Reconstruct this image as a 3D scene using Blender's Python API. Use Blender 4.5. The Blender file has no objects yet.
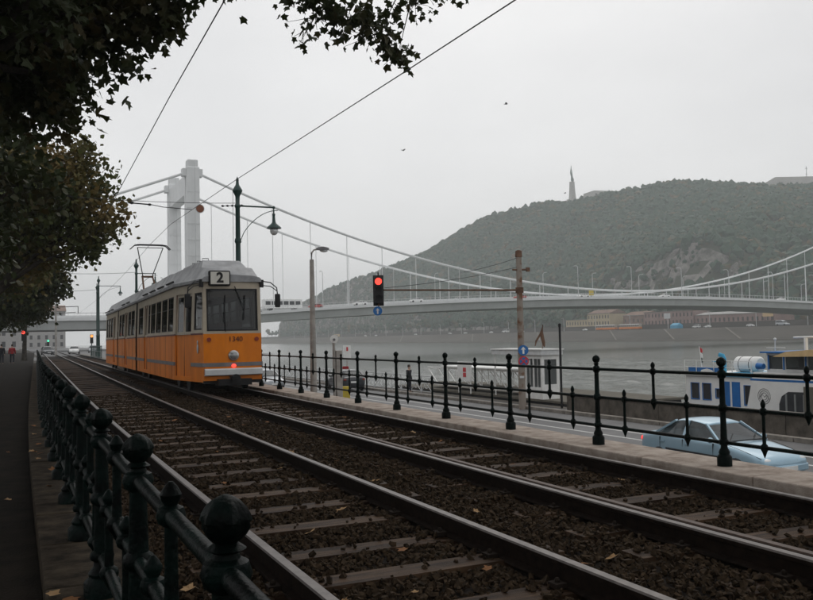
import bpy, bmesh, math, random
import numpy as np
from mathutils import Vector, Matrix, noise as mnoise

# ---------------------------------------------------------------- camera, world, light
sc = bpy.context.scene
col = sc.collection
YAW, PITCH, ROLL, CAMH = 0.4401, 0.04377, 0.02075, 1.358
cam_d = bpy.data.cameras.new("camera")
cam_d.sensor_fit = 'HORIZONTAL'
cam_d.sensor_width = 36.0
cam_d.lens = 36.0 * 850.0 / 813.0
cam_d.clip_start = 0.05
cam_d.clip_end = 8000
cam = bpy.data.objects.new("camera", cam_d)
col.objects.link(cam)
_F = Vector((math.sin(YAW) * math.cos(PITCH), math.cos(YAW) * math.cos(PITCH), math.sin(PITCH)))
_R = Vector((math.cos(YAW), -math.sin(YAW), 0))
_U = _R.cross(_F)
_r = math.cos(ROLL) * _R - math.sin(ROLL) * _U
_u = math.cos(ROLL) * _U + math.sin(ROLL) * _R
cam.matrix_world = Matrix(((_r.x, _u.x, -_F.x, 0), (_r.y, _u.y, -_F.y, 0), (_r.z, _u.z, -_F.z, CAMH), (0, 0, 0, 1)))
sc.camera = cam

SUN_EL, SUN_AZ = math.radians(48), math.radians(40)     # azimuth clockwise from +Y
world = bpy.data.worlds.new("World")
sc.world = world
world.use_nodes = True
wn, wl = world.node_tree.nodes, world.node_tree.links
wn.clear()
w_out = wn.new('ShaderNodeOutputWorld')
w_bg = wn.new('ShaderNodeBackground')
w_bg.inputs['Strength'].default_value = 0.1
w_sky = wn.new('ShaderNodeTexSky')
w_sky.sky_type = 'NISHITA'
w_sky.sun_disc = False
w_sky.sun_elevation = SUN_EL
w_sky.sun_rotation = SUN_AZ
w_sky.air_density = 1.0
w_sky.dust_density = 4.0
w_tc = wn.new('ShaderNodeTexCoord')
w_map = wn.new('ShaderNodeMapping')
w_map.inputs['Scale'].default_value = (1.0, 1.0, 2.6)
w_noise = wn.new('ShaderNodeTexNoise')
w_noise.inputs['Scale'].default_value = 1.5
w_noise.inputs['Detail'].default_value = 4.0
w_noise.inputs['Roughness'].default_value = 0.5
w_ramp = wn.new('ShaderNodeValToRGB')                   # overcast cloud layer, in sky radiance
w_ramp.color_ramp.elements[0].position = 0.3
w_ramp.color_ramp.elements[0].color = (7.5, 7.52, 7.6, 1)
w_ramp.color_ramp.elements[1].position = 0.72
w_ramp.color_ramp.elements[1].color = (9.7, 9.7, 9.7, 1)
w_mix = wn.new('ShaderNodeMixRGB')
w_mix.inputs['Fac'].default_value = 0.93                # share of the sky the cloud deck covers
wl.new(w_tc.outputs['Generated'], w_map.inputs['Vector'])
wl.new(w_map.outputs['Vector'], w_noise.inputs['Vector'])
wl.new(w_noise.outputs['Fac'], w_ramp.inputs['Fac'])
wl.new(w_sky.outputs['Color'], w_mix.inputs['Color1'])
wl.new(w_ramp.outputs['Color'], w_mix.inputs['Color2'])
wl.new(w_mix.outputs['Color'], w_bg.inputs['Color'])
wl.new(w_bg.outputs['Background'], w_out.inputs['Surface'])

sun_d = bpy.data.lights.new("sun", 'SUN')
sun_d.energy = 0.5
sun_d.angle = math.radians(40)
sun_d.color = (1.0, 0.97, 0.92)
sun = bpy.data.objects.new("sun", sun_d)
col.objects.link(sun)
_sd = Vector((math.sin(SUN_AZ) * math.cos(SUN_EL), math.cos(SUN_AZ) * math.cos(SUN_EL), math.sin(SUN_EL)))
sun.rotation_euler = _sd.to_track_quat('Z', 'Y').to_euler()

sc.view_settings.view_transform = 'Standard'
sc.view_settings.look = 'None'
sc.view_settings.exposure = 0.0
sc.view_settings.gamma = 1.0
sc.view_settings.use_curve_mapping = False
sc.render.engine = 'CYCLES'
sc.cycles.use_denoising = True
sc.cycles.max_bounces = 6
sc.cycles.diffuse_bounces = 3
sc.cycles.glossy_bounces = 3
sc.cycles.transparent_max_bounces = 12
sc.cycles.volume_bounces = 2
sc.cycles.caustics_reflective = False
sc.cycles.caustics_refractive = False

random.seed(7)
rng = np.random.default_rng(11)
PI = math.pi
def R(a): return math.radians(a)

# the line of the tramway: a gentle bend, then straight
def bend(s):
    if s <= 0: return 0.0
    return s * s / 1800.0 if s < 25 else 625 / 1800.0 + (s - 25) * 25 / 900.0
def P(D, s, z=0.0): return Vector((D + bend(s), s, z))

# ---------------------------------------------------------------- materials
MATS = {}
def mat(name, c, rough=0.65, metal=0.0, var=0.18, scale=3.0, bump=0.0, bscale=30.0, c2=None, lo=0.35, hi=0.65, spec=None,
        coat=0.0, emit=None, estr=0.0, stretch=None):
    if name in MATS: return MATS[name]
    if spec is None: spec = 0.06 if rough >= 0.75 else 0.3
    m = bpy.data.materials.new(name)
    m.use_nodes = True
    nt = m.node_tree; n, l = nt.nodes, nt.links
    b = n['Principled BSDF']
    b.inputs['Roughness'].default_value = rough
    b.inputs['Metallic'].default_value = metal
    b.inputs['Specular IOR Level'].default_value = spec
    b.inputs['Coat Weight'].default_value = coat
    tc = n.new('ShaderNodeTexCoord'); oi = n.new('ShaderNodeObjectInfo')
    add = n.new('ShaderNodeVectorMath'); add.operation = 'ADD'
    mul = n.new('ShaderNodeMath'); mul.operation = 'MULTIPLY'; mul.inputs[1].default_value = 53.0
    l.new(oi.outputs['Random'], mul.inputs[0])
    src = tc.outputs['Object']
    if stretch:
        mp = n.new('ShaderNodeMapping'); mp.inputs['Scale'].default_value = stretch
        l.new(src, mp.inputs['Vector']); src = mp.outputs['Vector']
    l.new(src, add.inputs[0]); l.new(mul.outputs[0], add.inputs[1])
    no = n.new('ShaderNodeTexNoise'); no.inputs['Scale'].default_value = scale; no.inputs['Detail'].default_value = 7.0
    no.inputs['Roughness'].default_value = 0.62
    l.new(add.outputs[0], no.inputs['Vector'])
    rp = n.new('ShaderNodeValToRGB')
    a = c2 if c2 else tuple(x * (1 - var) for x in c)
    d = c if c2 else tuple(min(1.0, x * (1 + var)) for x in c)
    rp.color_ramp.elements[0].position = lo; rp.color_ramp.elements[0].color = (*a, 1)
    rp.color_ramp.elements[1].position = hi; rp.color_ramp.elements[1].color = (*d, 1)
    l.new(no.outputs['Fac'], rp.inputs['Fac'])
    l.new(rp.outputs['Color'], b.inputs['Base Color'])
    if bump > 0:
        nb = n.new('ShaderNodeTexNoise'); nb.inputs['Scale'].default_value = bscale; nb.inputs['Detail'].default_value = 5.0
        l.new(add.outputs[0], nb.inputs['Vector'])
        bp = n.new('ShaderNodeBump'); bp.inputs['Strength'].default_value = bump; bp.inputs['Distance'].default_value = 0.02
        l.new(nb.outputs['Fac'], bp.inputs['Height']); l.new(bp.outputs['Normal'], b.inputs['Normal'])
    if emit:
        b.inputs['Emission Color'].default_value = (*emit, 1); b.inputs['Emission Strength'].default_value = estr
    MATS[name] = m
    return m

def glass(name, tint, trans=0.35, rough=0.04):
    m = bpy.data.materials.new(name); m.use_nodes = True
    n, l = m.node_tree.nodes, m.node_tree.links
    n.clear()
    o = n.new('ShaderNodeOutputMaterial'); g = n.new('ShaderNodeBsdfPrincipled'); t = n.new('ShaderNodeBsdfTransparent')
    g.inputs['Base Color'].default_value = (*tint, 1); g.inputs['Roughness'].default_value = rough
    t.inputs['Color'].default_value = (0.75, 0.8, 0.8, 1)
    mx = n.new('ShaderNodeMixShader'); mx.inputs['Fac'].default_value = trans
    l.new(g.outputs[0], mx.inputs[1]); l.new(t.outputs[0], mx.inputs[2]); l.new(mx.outputs[0], o.inputs['Surface'])
    MATS[name] = m
    return m

def leafmat(name, c, c2, scale=0.7, lo=0.4, hi=0.62):
    m = mat(name, c, 0.6, 0, scale=scale, c2=c2, lo=lo, hi=hi, spec=0.25)
    n, l = m.node_tree.nodes, m.node_tree.links
    b = n['Principled BSDF']; o = [x for x in n if x.type == 'OUTPUT_MATERIAL'][0]
    tr = n.new('ShaderNodeBsdfTranslucent'); mx = n.new('ShaderNodeMixShader'); mx.inputs['Fac'].default_value = 0.22
    cl = [k for k in n if k.type == 'VALTORGB'][0]
    l.new(cl.outputs['Color'], tr.inputs['Color'])
    l.new(b.outputs[0], mx.inputs[1]); l.new(tr.outputs[0], mx.inputs[2]); l.new(mx.outputs[0], o.inputs['Surface'])
    return m

# ---------------------------------------------------------------- mesh helpers
def tag(o, label=None, cat=None, group=None, kind=None):
    if label: o['label'] = label
    if cat: o['category'] = cat
    if group: o['group'] = group
    if kind: o['kind'] = kind
    return o

def empty(name, loc=(0, 0, 0), rz=0.0, label=None, cat=None, group=None):
    o = bpy.data.objects.new(name, None)
    o.empty_display_size = 0.2
    o.location = loc; o.rotation_euler = (0, 0, rz)
    col.objects.link(o)
    return tag(o, label, cat, group)

def link(name, me, parent=None, loc=None, rz=None):
    o = bpy.data.objects.new(name, me); col.objects.link(o)
    if parent: o.parent = parent
    if loc is not None: o.location = loc
    if rz is not None: o.rotation_euler = (0, 0, rz)
    return o

class MB:
    def __init__(self, tf=None):
        self.v, self.f, self.mi, self.tf, self.cur = [], [], [], tf, 0
    def add(self, vs, fs):
        o = len(self.v)
        self.v += [tuple(self.tf(Vector(p)) if self.tf else p) for p in vs]
        self.f += [tuple(i + o for i in q) for q in fs]
        self.mi += [self.cur] * len(fs)
        return self
    def box(self, c, s, rz=0.0, rot=None):
        x, y, z = s[0] / 2, s[1] / 2, s[2] / 2
        M = rot if rot is not None else Matrix.Rotation(rz, 3, 'Z')
        c = Vector(c)
        vs = [c + M @ Vector((a * x, b * y, d * z)) for d in (-1, 1) for b in (-1, 1) for a in (-1, 1)]
        return self.add(vs, [(0, 2, 3, 1), (4, 5, 7, 6), (0, 1, 5, 4), (2, 6, 7, 3), (0, 4, 6, 2), (1, 3, 7, 5)])
    def bb(self, a, b):
        return self.box(((a[0] + b[0]) / 2, (a[1] + b[1]) / 2, (a[2] + b[2]) / 2), (abs(b[0] - a[0]), abs(b[1] - a[1]), abs(b[2] - a[2])))
    def rings(self, rings, cap=True, closed=True):
        n = len(rings[0]); vs = [p for r in rings for p in r]; fs = []
        for i in range(len(rings) - 1):
            for j in range(n if closed else n - 1):
                k = (j + 1) % n
                fs.append((i * n + j, i * n + k, (i + 1) * n + k, (i + 1) * n + j))
        if cap and closed:
            fs.append(tuple(range(n))[::-1]); fs.append(tuple((len(rings) - 1) * n + j for j in range(n)))
        return self.add(vs, fs)
    def lathe(self, prof, c=(0, 0, 0), n=12, lob=None):
        c = Vector(c); rs = []
        for q in prof:
            r, z = q[0], q[1]
            amp = q[2] if len(q) > 2 else 0.0
            rs.append([c + Vector((r * (1 + amp * math.cos(6 * 2 * PI * j / n)) * math.cos(2 * PI * j / n),
                                   r * (1 + amp * math.cos(6 * 2 * PI * j / n)) * math.sin(2 * PI * j / n), z)) for j in range(n)])
        return self.rings(rs)
    def tube(self, pts, r, n=8, cap=True):
        pts = [Vector(p) for p in pts]; rs = []
        rr = r if isinstance(r, (list, tuple)) else [r] * len(pts)
        for i, p in enumerate(pts):
            d = (pts[min(i + 1, len(pts) - 1)] - pts[max(i - 1, 0)])
            if d.length < 1e-9: d = Vector((0, 0, 1))
            d.normalize()
            a = d.cross(Vector((0, 0, 1)))
            if a.length < 1e-3: a = d.cross(Vector((1, 0, 0)))
            a.normalize(); b = d.cross(a)
            rs.append([p + (a * math.cos(2 * PI * j / n) + b * math.sin(2 * PI * j / n)) * rr[i] for j in range(n)])
        return self.rings(rs, cap)
    def bar(self, a, b, r, n=6): return self.tube([a, b], r, n)
    def beam(self, a, b, w, h):
        a, b = Vector(a), Vector(b); d = (b - a).normalized()
        x = d.cross(Vector((0, 0, 1)))
        if x.length < 1e-3: x = Vector((1, 0, 0))
        x.normalize(); y = x.cross(d)
        q = [x * w / 2 + y * h / 2, -x * w / 2 + y * h / 2, -x * w / 2 - y * h / 2, x * w / 2 - y * h / 2]
        return self.rings([[a + k for k in q], [b + k for k in q]])
    def prism(self, poly, axis, a, b):
        def p(u, w, t):
            return {'x': (t, u, w), 'y': (u, t, w), 'z': (u, w, t)}[axis]
        return self.rings([[p(u, w, a) for u, w in poly], [p(u, w, b) for u, w in poly]])
    def ball(self, c, r, n=10, m=7):
        c = Vector(c); r = r if isinstance(r, (tuple, list)) else (r, r, r); rs = []
        for i in range(m + 1):
            t = -PI / 2 + PI * i / m; q = max(math.cos(t), 0.02)
            rs.append([c + Vector((r[0] * q * math.cos(2 * PI * j / n), r[1] * q * math.sin(2 * PI * j / n), r[2] * math.sin(t))) for j in range(n)])
        return self.rings(rs)
    def disc(self, c, r, nrm, th=0.01, n=20):
        c = Vector(c); d = Vector(nrm).normalized()
        return self.tube([c - d * th / 2, c + d * th / 2], r, n)
    def mesh(self, name, mats, smooth=False):
        me = bpy.data.meshes.new(name)
        me.from_pydata(self.v, [], self.f)
        mats = mats if isinstance(mats, (list, tuple)) else [mats]
        for m in mats: me.materials.append(MATS[m] if isinstance(m, str) else m)
        bm = bmesh.new(); bm.from_mesh(me); bmesh.ops.recalc_face_normals(bm, faces=bm.faces); bm.to_mesh(me); bm.free()
        if len(mats) > 1: me.polygons.foreach_set('material_index', self.mi)
        if smooth:
            me.polygons.foreach_set('use_smooth', [True] * len(me.polygons))
            try: me.set_sharp_from_angle(angle=R(42))
            except Exception: pass
        me.update()
        return me
    def build(self, name, mats, parent=None, smooth=False, bevel=0.0, loc=None, rz=None):
        o = link(name, self.mesh(name, mats, smooth), parent, loc, rz)
        if bevel:
            b = o.modifiers.new('bevel', 'BEVEL'); b.width = bevel; b.segments = 2; b.limit_method = 'ANGLE'
        return o

def np_mesh(name, V, T, mats, mi=None):
    """triangle mesh from numpy arrays"""
    me = bpy.data.meshes.new(name)
    V = np.ascontiguousarray(V, np.float32); T = np.ascontiguousarray(T, np.int32)
    me.vertices.add(len(V)); me.vertices.foreach_set('co', V.ravel())
    me.loops.add(T.size); me.loops.foreach_set('vertex_index', T.ravel())
    me.polygons.add(len(T))
    me.polygons.foreach_set('loop_start', np.arange(0, T.size, 3, dtype=np.int32))
    me.polygons.foreach_set('loop_total', np.full(len(T), 3, np.int32))
    for m in (mats if isinstance(mats, (list, tuple)) else [mats]): me.materials.append(MATS[m])
    me.polygons.foreach_set('use_smooth', np.zeros(len(T), bool))
    if mi is not None: me.polygons.foreach_set('material_index', np.ascontiguousarray(mi, np.int32))
    me.update(calc_edges=True)
    return me

def rand_rot(n, g=rng):
    q = g.normal(size=(n, 4)); q /= np.linalg.norm(q, axis=1)[:, None]
    w, x, y, z = q.T
    return np.stack([np.stack([1 - 2 * (y * y + z * z), 2 * (x * y - z * w), 2 * (x * z + y * w)], -1),
                     np.stack([2 * (x * y + z * w), 1 - 2 * (x * x + z * z), 2 * (y * z - x * w)], -1),
                     np.stack([2 * (x * z - y * w), 2 * (y * z + x * w), 1 - 2 * (x * x + y * y)], -1)], 1)

def scatter(base_v, base_t, pos, rot, scl):
    """copies of a small mesh: positions (n,3), rotations (n,3,3), scales (n,) or (n,3)"""
    n = len(pos); scl = scl if scl.ndim == 2 else scl[:, None]
    V = np.einsum('nij,nkj->nki', rot, base_v[None] * scl[:, None, :]) + pos[:, None, :]
    T = base_t[None] + (np.arange(n) * len(base_v))[:, None, None]
    return V.reshape(-1, 3), T.reshape(-1, 3)

def ico(sub=1):
    bm = bmesh.new(); bmesh.ops.create_icosphere(bm, subdivisions=sub, radius=1.0)
    v = np.array([p.co[:] for p in bm.verts]); t = np.array([[x.index for x in f.verts] for f in bm.faces]); bm.free()
    return v, t

def text_mesh(txt, size, matname, depth=0.004, bold=0.0):
    cu = bpy.data.curves.new('lettering', 'FONT')
    cu.body = txt; cu.size = size; cu.extrude = depth; cu.align_x = 'CENTER'; cu.align_y = 'CENTER'; cu.offset = bold
    ob = bpy.data.objects.new('lettering', cu); col.objects.link(ob)
    dg = bpy.context.evaluated_depsgraph_get()
    me = bpy.data.meshes.new_from_object(ob.evaluated_get(dg))
    bpy.data.objects.remove(ob); bpy.data.curves.remove(cu)
    me.materials.clear(); me.materials.append(MATS[matname])
    return me

def text(txt, size, matname, parent, loc, rot, name='lettering', bold=0.0):
    o = link(name, text_mesh(txt, size, matname, bold=bold), parent, loc)
    o.rotation_euler = rot
    return o

def copy_tree(o, parent=None):
    c = o.copy(); col.objects.link(c); c.parent = parent
    for ch in o.children: copy_tree(ch, c)
    return c

# palette
mat('ballast_base', (0.022, 0.017, 0.013), 0.95, c2=(0.009, 0.007, 0.006), scale=14, bump=1.0, bscale=28)
mat('ballast_stone', (0.066, 0.044, 0.026), 0.85, c2=(0.013, 0.0095, 0.0065), scale=22, lo=0.36, hi=0.70)
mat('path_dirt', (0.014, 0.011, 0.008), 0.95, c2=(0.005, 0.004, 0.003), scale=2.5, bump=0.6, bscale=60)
mat('ground_earth', (0.10, 0.095, 0.085), 0.95, c2=(0.065, 0.06, 0.052), scale=0.3)
mat('kerb_stone', (0.055, 0.043, 0.03), 0.9, c2=(0.014, 0.011, 0.008), scale=5, bump=0.5, bscale=45)
mat('coping', (0.42, 0.36, 0.31), 0.85, c2=(0.20, 0.155, 0.125), scale=4, bump=0.35, bscale=60, lo=0.3, hi=0.6)
mat('retaining', (0.25, 0.235, 0.21), 0.9, c2=(0.13, 0.12, 0.10), scale=2, bump=0.5, bscale=25)
mat('asphalt', (0.10, 0.10, 0.10), 0.55, c2=(0.065, 0.065, 0.067), scale=0.9, bump=0.35, bscale=120)
mat('road_paint', (0.5, 0.5, 0.48), 0.7, c2=(0.35, 0.35, 0.34), scale=6, lo=0.3, hi=0.5)
mat('parapet', (0.15, 0.13, 0.11), 0.9, c2=(0.07, 0.062, 0.052), scale=2.2, bump=0.5, bscale=30)
mat('parapet_cap', (0.27, 0.25, 0.22), 0.85, c2=(0.15, 0.135, 0.12), scale=3, bump=0.3)
mat('rail_side', (0.018, 0.012, 0.009), 0.8, 0.1, c2=(0.007, 0.005, 0.004), scale=18)
mat('rail_top', (0.125, 0.11, 0.102), 0.42, 0.8, var=0.25, scale=14)
mat('rail_rust_top', (0.075, 0.05, 0.038), 0.55, 0.4, var=0.3, scale=20)
mat('sleeper', (0.08, 0.048, 0.028), 0.55, c2=(0.018, 0.010, 0.006), scale=2.6, bump=0.5, bscale=22, lo=0.4, hi=0.6, spec=0.07, stretch=(.6, 6, 1))
mat('fastening', (0.02, 0.015, 0.012), 0.8, 0.3, var=0.3)
mat('fence_green', (0.003, 0.009, 0.0075), 0.42, 0.0, c2=(0.0008, 0.0012, 0.001), scale=7, spec=0.06, bump=0.35, bscale=45)
mat('post_green', (0.006, 0.034, 0.028), 0.4, 0.0, var=0.3, scale=6, spec=0.5)
mat('dead_leaf', (0.20, 0.10, 0.05), 0.8, c2=(0.17, 0.08, 0.035), scale=8)
mat('dead_leaf_pale', (0.34, 0.23, 0.13), 0.8, c2=(0.25, 0.15, 0.07), scale=8)
mat('tram_orange', (0.72, 0.20, 0.006), 0.45, c2=(0.52, 0.135, 0.007), scale=1.5, spec=0.25, lo=.3, hi=.6, stretch=(1, 1, .3))
mat('tram_cream', (0.46, 0.40, 0.31), 0.42, c2=(0.36, 0.31, 0.24), scale=2)
mat('tram_roof', (0.37, 0.375, 0.385), 0.6, c2=(0.22, 0.225, 0.23), scale=2.2)
mat('tram_trim', (0.16, 0.155, 0.16), 0.5, var=0.2)
mat('maroon', (0.10, 0.02, 0.012), 0.45)
mat('rubber', (0.012, 0.012, 0.013), 0.6)
mat('black_iron', (0.014, 0.014, 0.015), 0.55, 0.2)
mat('white_paint', (0.72, 0.72, 0.70), 0.5, var=0.08)
mat('grey_white', (0.55, 0.56, 0.56), 0.6, var=0.1)
mat('interior', (0.05, 0.045, 0.04), 0.9)
mat('seat_red', (0.16, 0.05, 0.03), 0.7)
mat('chrome', (0.7, 0.7, 0.72), 0.2, 0.9, var=0.05)
mat('lens_clear', (0.65, 0.66, 0.66), 0.12, 0.3, var=0.05)
mat('lens_dull_red', (0.22, 0.03, 0.015), 0.3)
mat('red_lit', (0.9, 0.05, 0.04), 0.3, emit=(1.0, 0.06, 0.04), estr=2.0)
mat('red_tail', (0.8, 0.03, 0.03), 0.3, emit=(1.0, 0.05, 0.04), estr=1.2)
mat('green_lit', (0.1, 0.8, 0.5), 0.3, emit=(0.1, 0.9, 0.5), estr=1.2)
mat('amber_lit', (0.9, 0.35, 0.08), 0.3, emit=(1.0, 0.35, 0.08), estr=1.2)
mat('letter_black', (0.02, 0.02, 0.02), 0.6)
mat('letter_maroon', (0.12, 0.03, 0.015), 0.5)
mat('sign_plate', (0.62, 0.6, 0.54), 0.5, var=0.05)
mat('sign_blue', (0.02, 0.13, 0.36), 0.45, var=0.08)
mat('sign_red', (0.5, 0.03, 0.04), 0.45, var=0.08)
mat('sign_disc', (0.28, 0.12, 0.07), 0.6, c2=(0.18, 0.07, 0.04))
mat('yellow_box', (0.55, 0.42, 0.05), 0.55)
mat('concrete_pole', (0.33, 0.31, 0.285), 0.85, var=0.2, scale=4)
mat('rusty_pole', (0.27, 0.235, 0.20), 0.8, c2=(0.16, 0.08, 0.045), scale=2.2, lo=0.36, hi=0.5)
mat('rust', (0.13, 0.075, 0.05), 0.8, var=0.35)
mat('wire', (0.02, 0.02, 0.022), 0.5, 0.3)
mat('bark', (0.05, 0.043, 0.034), 0.95, c2=(0.014, 0.012, 0.010), scale=4, bump=0.8, bscale=18)
mat('bridge_white', (0.66, 0.67, 0.67), 0.6, var=0.05, scale=0.3)
mat('bridge_girder', (0.54, 0.56, 0.55), 0.6, var=0.07, scale=0.2)
mat('bridge_under', (0.22, 0.23, 0.225), 0.8, var=0.1, scale=0.2)
mat('hill_earth', (0.04, 0.05, 0.027), 0.95, c2=(0.025, 0.03, 0.018), scale=0.03)
mat('rock', (0.25, 0.23, 0.215), 0.9, c2=(0.05, 0.055, 0.04), scale=0.13, lo=0.36, hi=0.6, bump=1.0, bscale=0.5)
mat('quay_stone', (0.115, 0.105, 0.092), 0.9, c2=(0.065, 0.06, 0.053), scale=0.08, lo=0.3, hi=0.7, stretch=(1, 0.25, 1))
mat('quay_pale', (0.19, 0.175, 0.155), 0.9, var=0.15, scale=0.2)
mat('bld_yellow', (0.46, 0.38, 0.25), 0.8, var=0.08, scale=0.2)
mat('bld_red', (0.29, 0.20, 0.18), 0.8, var=0.12, scale=0.2)
mat('bld_roof', (0.22, 0.15, 0.12), 0.85, var=0.2, scale=0.3)
mat('bld_grey', (0.38, 0.37, 0.36), 0.8, var=0.1, scale=0.2)
mat('window_dark', (0.04, 0.043, 0.047), 0.3, var=0.2)
mat('lens_grey', (0.30, 0.30, 0.30), 0.15, 0.5, var=0.1)
mat('lens_ring', (0.42, 0.41, 0.40), 0.3, 0.8)
mat('rope', (0.30, 0.26, 0.19), 0.9)
mat('lifebuoy_orange', (0.55, 0.13, 0.03), 0.6)
mat('citadel_stone', (0.42, 0.41, 0.39), 0.9, var=0.12, scale=0.05)
mat('bronze', (0.10, 0.14, 0.13), 0.6, var=0.2, scale=0.4)
mat('boat_white', (0.74, 0.74, 0.72), 0.4, var=0.06, scale=1.5)
mat('boat_blue', (0.015, 0.13, 0.38), 0.45, var=0.12, scale=3)
mat('boat_cyan', (0.05, 0.30, 0.48), 0.45, var=0.1)
mat('canvas', (0.60, 0.43, 0.23), 0.9, var=0.1)
mat('slab_brown', (0.13, 0.12, 0.10), 0.85, var=0.15)
mat('car_blue', (0.32, 0.47, 0.57), 0.32, 0.25, var=0.05, scale=1.2, coat=0.5)
mat('car_dark', (0.035, 0.04, 0.045), 0.3, 0.2, coat=0.5)
mat('car_silver', (0.36, 0.38, 0.40), 0.3, 0.4, coat=0.5)
mat('car_white', (0.7, 0.7, 0.69), 0.35, coat=0.4)
mat('car_red', (0.35, 0.05, 0.04), 0.35, coat=0.4)
mat('skin', (0.42, 0.27, 0.2), 0.6, var=0.05)
mat('hair', (0.03, 0.022, 0.018), 0.7)
mat('coat_red', (0.28, 0.025, 0.03), 0.85)
mat('coat_black', (0.018, 0.018, 0.022), 0.85)
mat('trousers', (0.02, 0.022, 0.03), 0.85)
mat('shoe', (0.015, 0.013, 0.012), 0.6)
glass('tram_glass', (0.012, 0.013, 0.014), 0.22)
glass('car_glass', (0.05, 0.055, 0.058), 0.25)
glass('kiosk_glass', (0.10, 0.11, 0.11), 0.4)
leafmat('leaf_near', (0.03, 0.04, 0.012), (0.06, 0.042, 0.012), 0.8, 0.33, 0.5)
leafmat('leaf_mid', (0.062, 0.075, 0.02), (0.14, 0.09, 0.024), 0.5, 0.36, 0.55)
leafmat('leaf_hill', (0.012, 0.056, 0.024), (0.14, 0.08, 0.018), 0.018, 0.30, 0.47)
# ================================================================ THE SETTING
Y0, Y1 = -250.0, 3000.0
# ground: one sheet, cut by the river
prof = [(-1500, -0.34), (6.5, -0.34), (6.52, -2.3), (24.2, -2.3), (24.22, -8.0), (296, -8.0), (314, -5.0), (331.8, 2.9), (354, 3.05),
        (354.4, 5.8), (2200, 5.8)]
ys = [Y0, 0, 100, 400, 1200, Y1]
g = MB(); g.rings([[(x, y, z) for x, z in prof] for y in ys], cap=False, closed=False)
tag(g.build('ground', 'ground_earth'), kind='structure')

def strip(D0, D1, z, ss, curved=True):
    m = MB()
    m.rings([[(P(D0, s, z) if curved else Vector((D0, s, z))), (P(D1, s, z) if curved else Vector((D1, s, z)))] for s in ss], cap=False, closed=False)
    return m
S_LONG = [-8, 0, 4, 8, 12, 16, 20, 25, 60, 120, 200]
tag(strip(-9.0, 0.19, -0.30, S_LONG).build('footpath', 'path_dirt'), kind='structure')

# ballast bed with a slightly uneven top
nx, nyy = 60, 240
sv = np.concatenate([np.linspace(-3, 20, 160), np.linspace(20.5, 120, 80)])
xv = np.linspace(0.72, 6.26, nx)
V = []
for s in sv:
    b = bend(s)
    for x in xv:
        h = -0.185 + 0.022 * mnoise.noise(Vector((x * 2.1, s * 2.1, 0))) + 0.012 * mnoise.noise(Vector((x * 9, s * 9, 3)))
        V.append((x + b, s, h))
idx = np.arange(nx * len(sv)).reshape(len(sv), nx)
q = np.stack([idx[:-1, :-1], idx[:-1, 1:], idx[1:, 1:], idx[1:, :-1]], -1).reshape(-1, 4)
T = np.concatenate([q[:, [0, 1, 2]], q[:, [0, 2, 3]]])
tag(link('ballast_bed', np_mesh('ballast_bed', V, T, 'ballast_base')), kind='structure')

# -------- tram tracks
RG = 0.755
def rail_mesh(D, s0, s1, rusty=False, drop=0.0):
    pr = [(-.035, -.012), (-.029, 0), (.029, 0), (.035, -.012), (.035, -.036), (.010, -.046), (.009, -.125), (.055, -.137), (.06, -.15),
          (-.06, -.15), (-.055, -.137), (-.009, -.125), (-.010, -.046), (-.035, -.036)]
    m = MB(); n = len(pr)
    ss = list(np.arange(s0, 30, 0.75)) + list(np.arange(30, s1 + .1, 5))
    vs = []
    for s in ss:
        for x, z in pr: vs.append(P(D + x, s, z - drop))
    for i in range(len(ss) - 1):
        for j in range(n):
            k = (j + 1) % n
            m.cur = 1 if j in (0, 1, 2) else 0
            m.f.append((i * n + j, i * n + k, (i + 1) * n + k, (i + 1) * n + j)); m.mi.append(m.cur)
    m.v = [tuple(v) for v in vs]
    return m.mesh('rail', ['rail_side', 'rail_rust_top' if rusty else 'rail_top'])

slp = MB()
slp.prism([(-.13, -.12), (-.118, 0.0), (.118, 0.0), (.13, -.12)], 'x', -1.2, 1.2)
slp_me = slp.mesh('sleeper', 'sleeper')
TRACKS = ((2.282, 0.30, 'tram track bare of any tram, running beside the footpath railing'),
          (5.059, 0.62, 'tram track that the orange tram stands on, beside the stone coping'))
SLEEP_S = {}
for k, (D, off, lab) in enumerate(TRACKS):
    t = empty('tram_track', (0, 0, 0), label=lab, cat='track')
    for sgn in (-1, 1): link('rail', rail_mesh(D + sgn * RG, -3, 170), t)
    if k == 1: link('guard_rail', rail_mesh(D - RG + 0.125, -3, 110, True, 0.004), t)
    fm = MB(); SLEEP_S[k] = []
    for i in range(120):
        s = -1.6 + off + 0.79 * i + random.uniform(-.04, .04)
        SLEEP_S[k].append(s)
        o = link('sleeper', slp_me, t, P(D + random.uniform(-.04, .04), s, -0.146 + random.uniform(-.008, .006)))
        o.rotation_euler = (random.uniform(-.012, .012), random.uniform(-.008, .008), -0.02 + random.uniform(-.03, .03))
        if s < 26:
            for sgn in (-1, 1):
                for e in (-1, 1):
                    c = P(D + sgn * RG + e * .095, s, -.125)
                    fm.box(c, (.075, .09, .03)); fm.lathe([(.016, 0), (.018, .03), (.010, .042)], c, 6)
    o = fm.build('rail_fastenings', 'fastening', t); o['kind'] = 'stuff'

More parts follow.
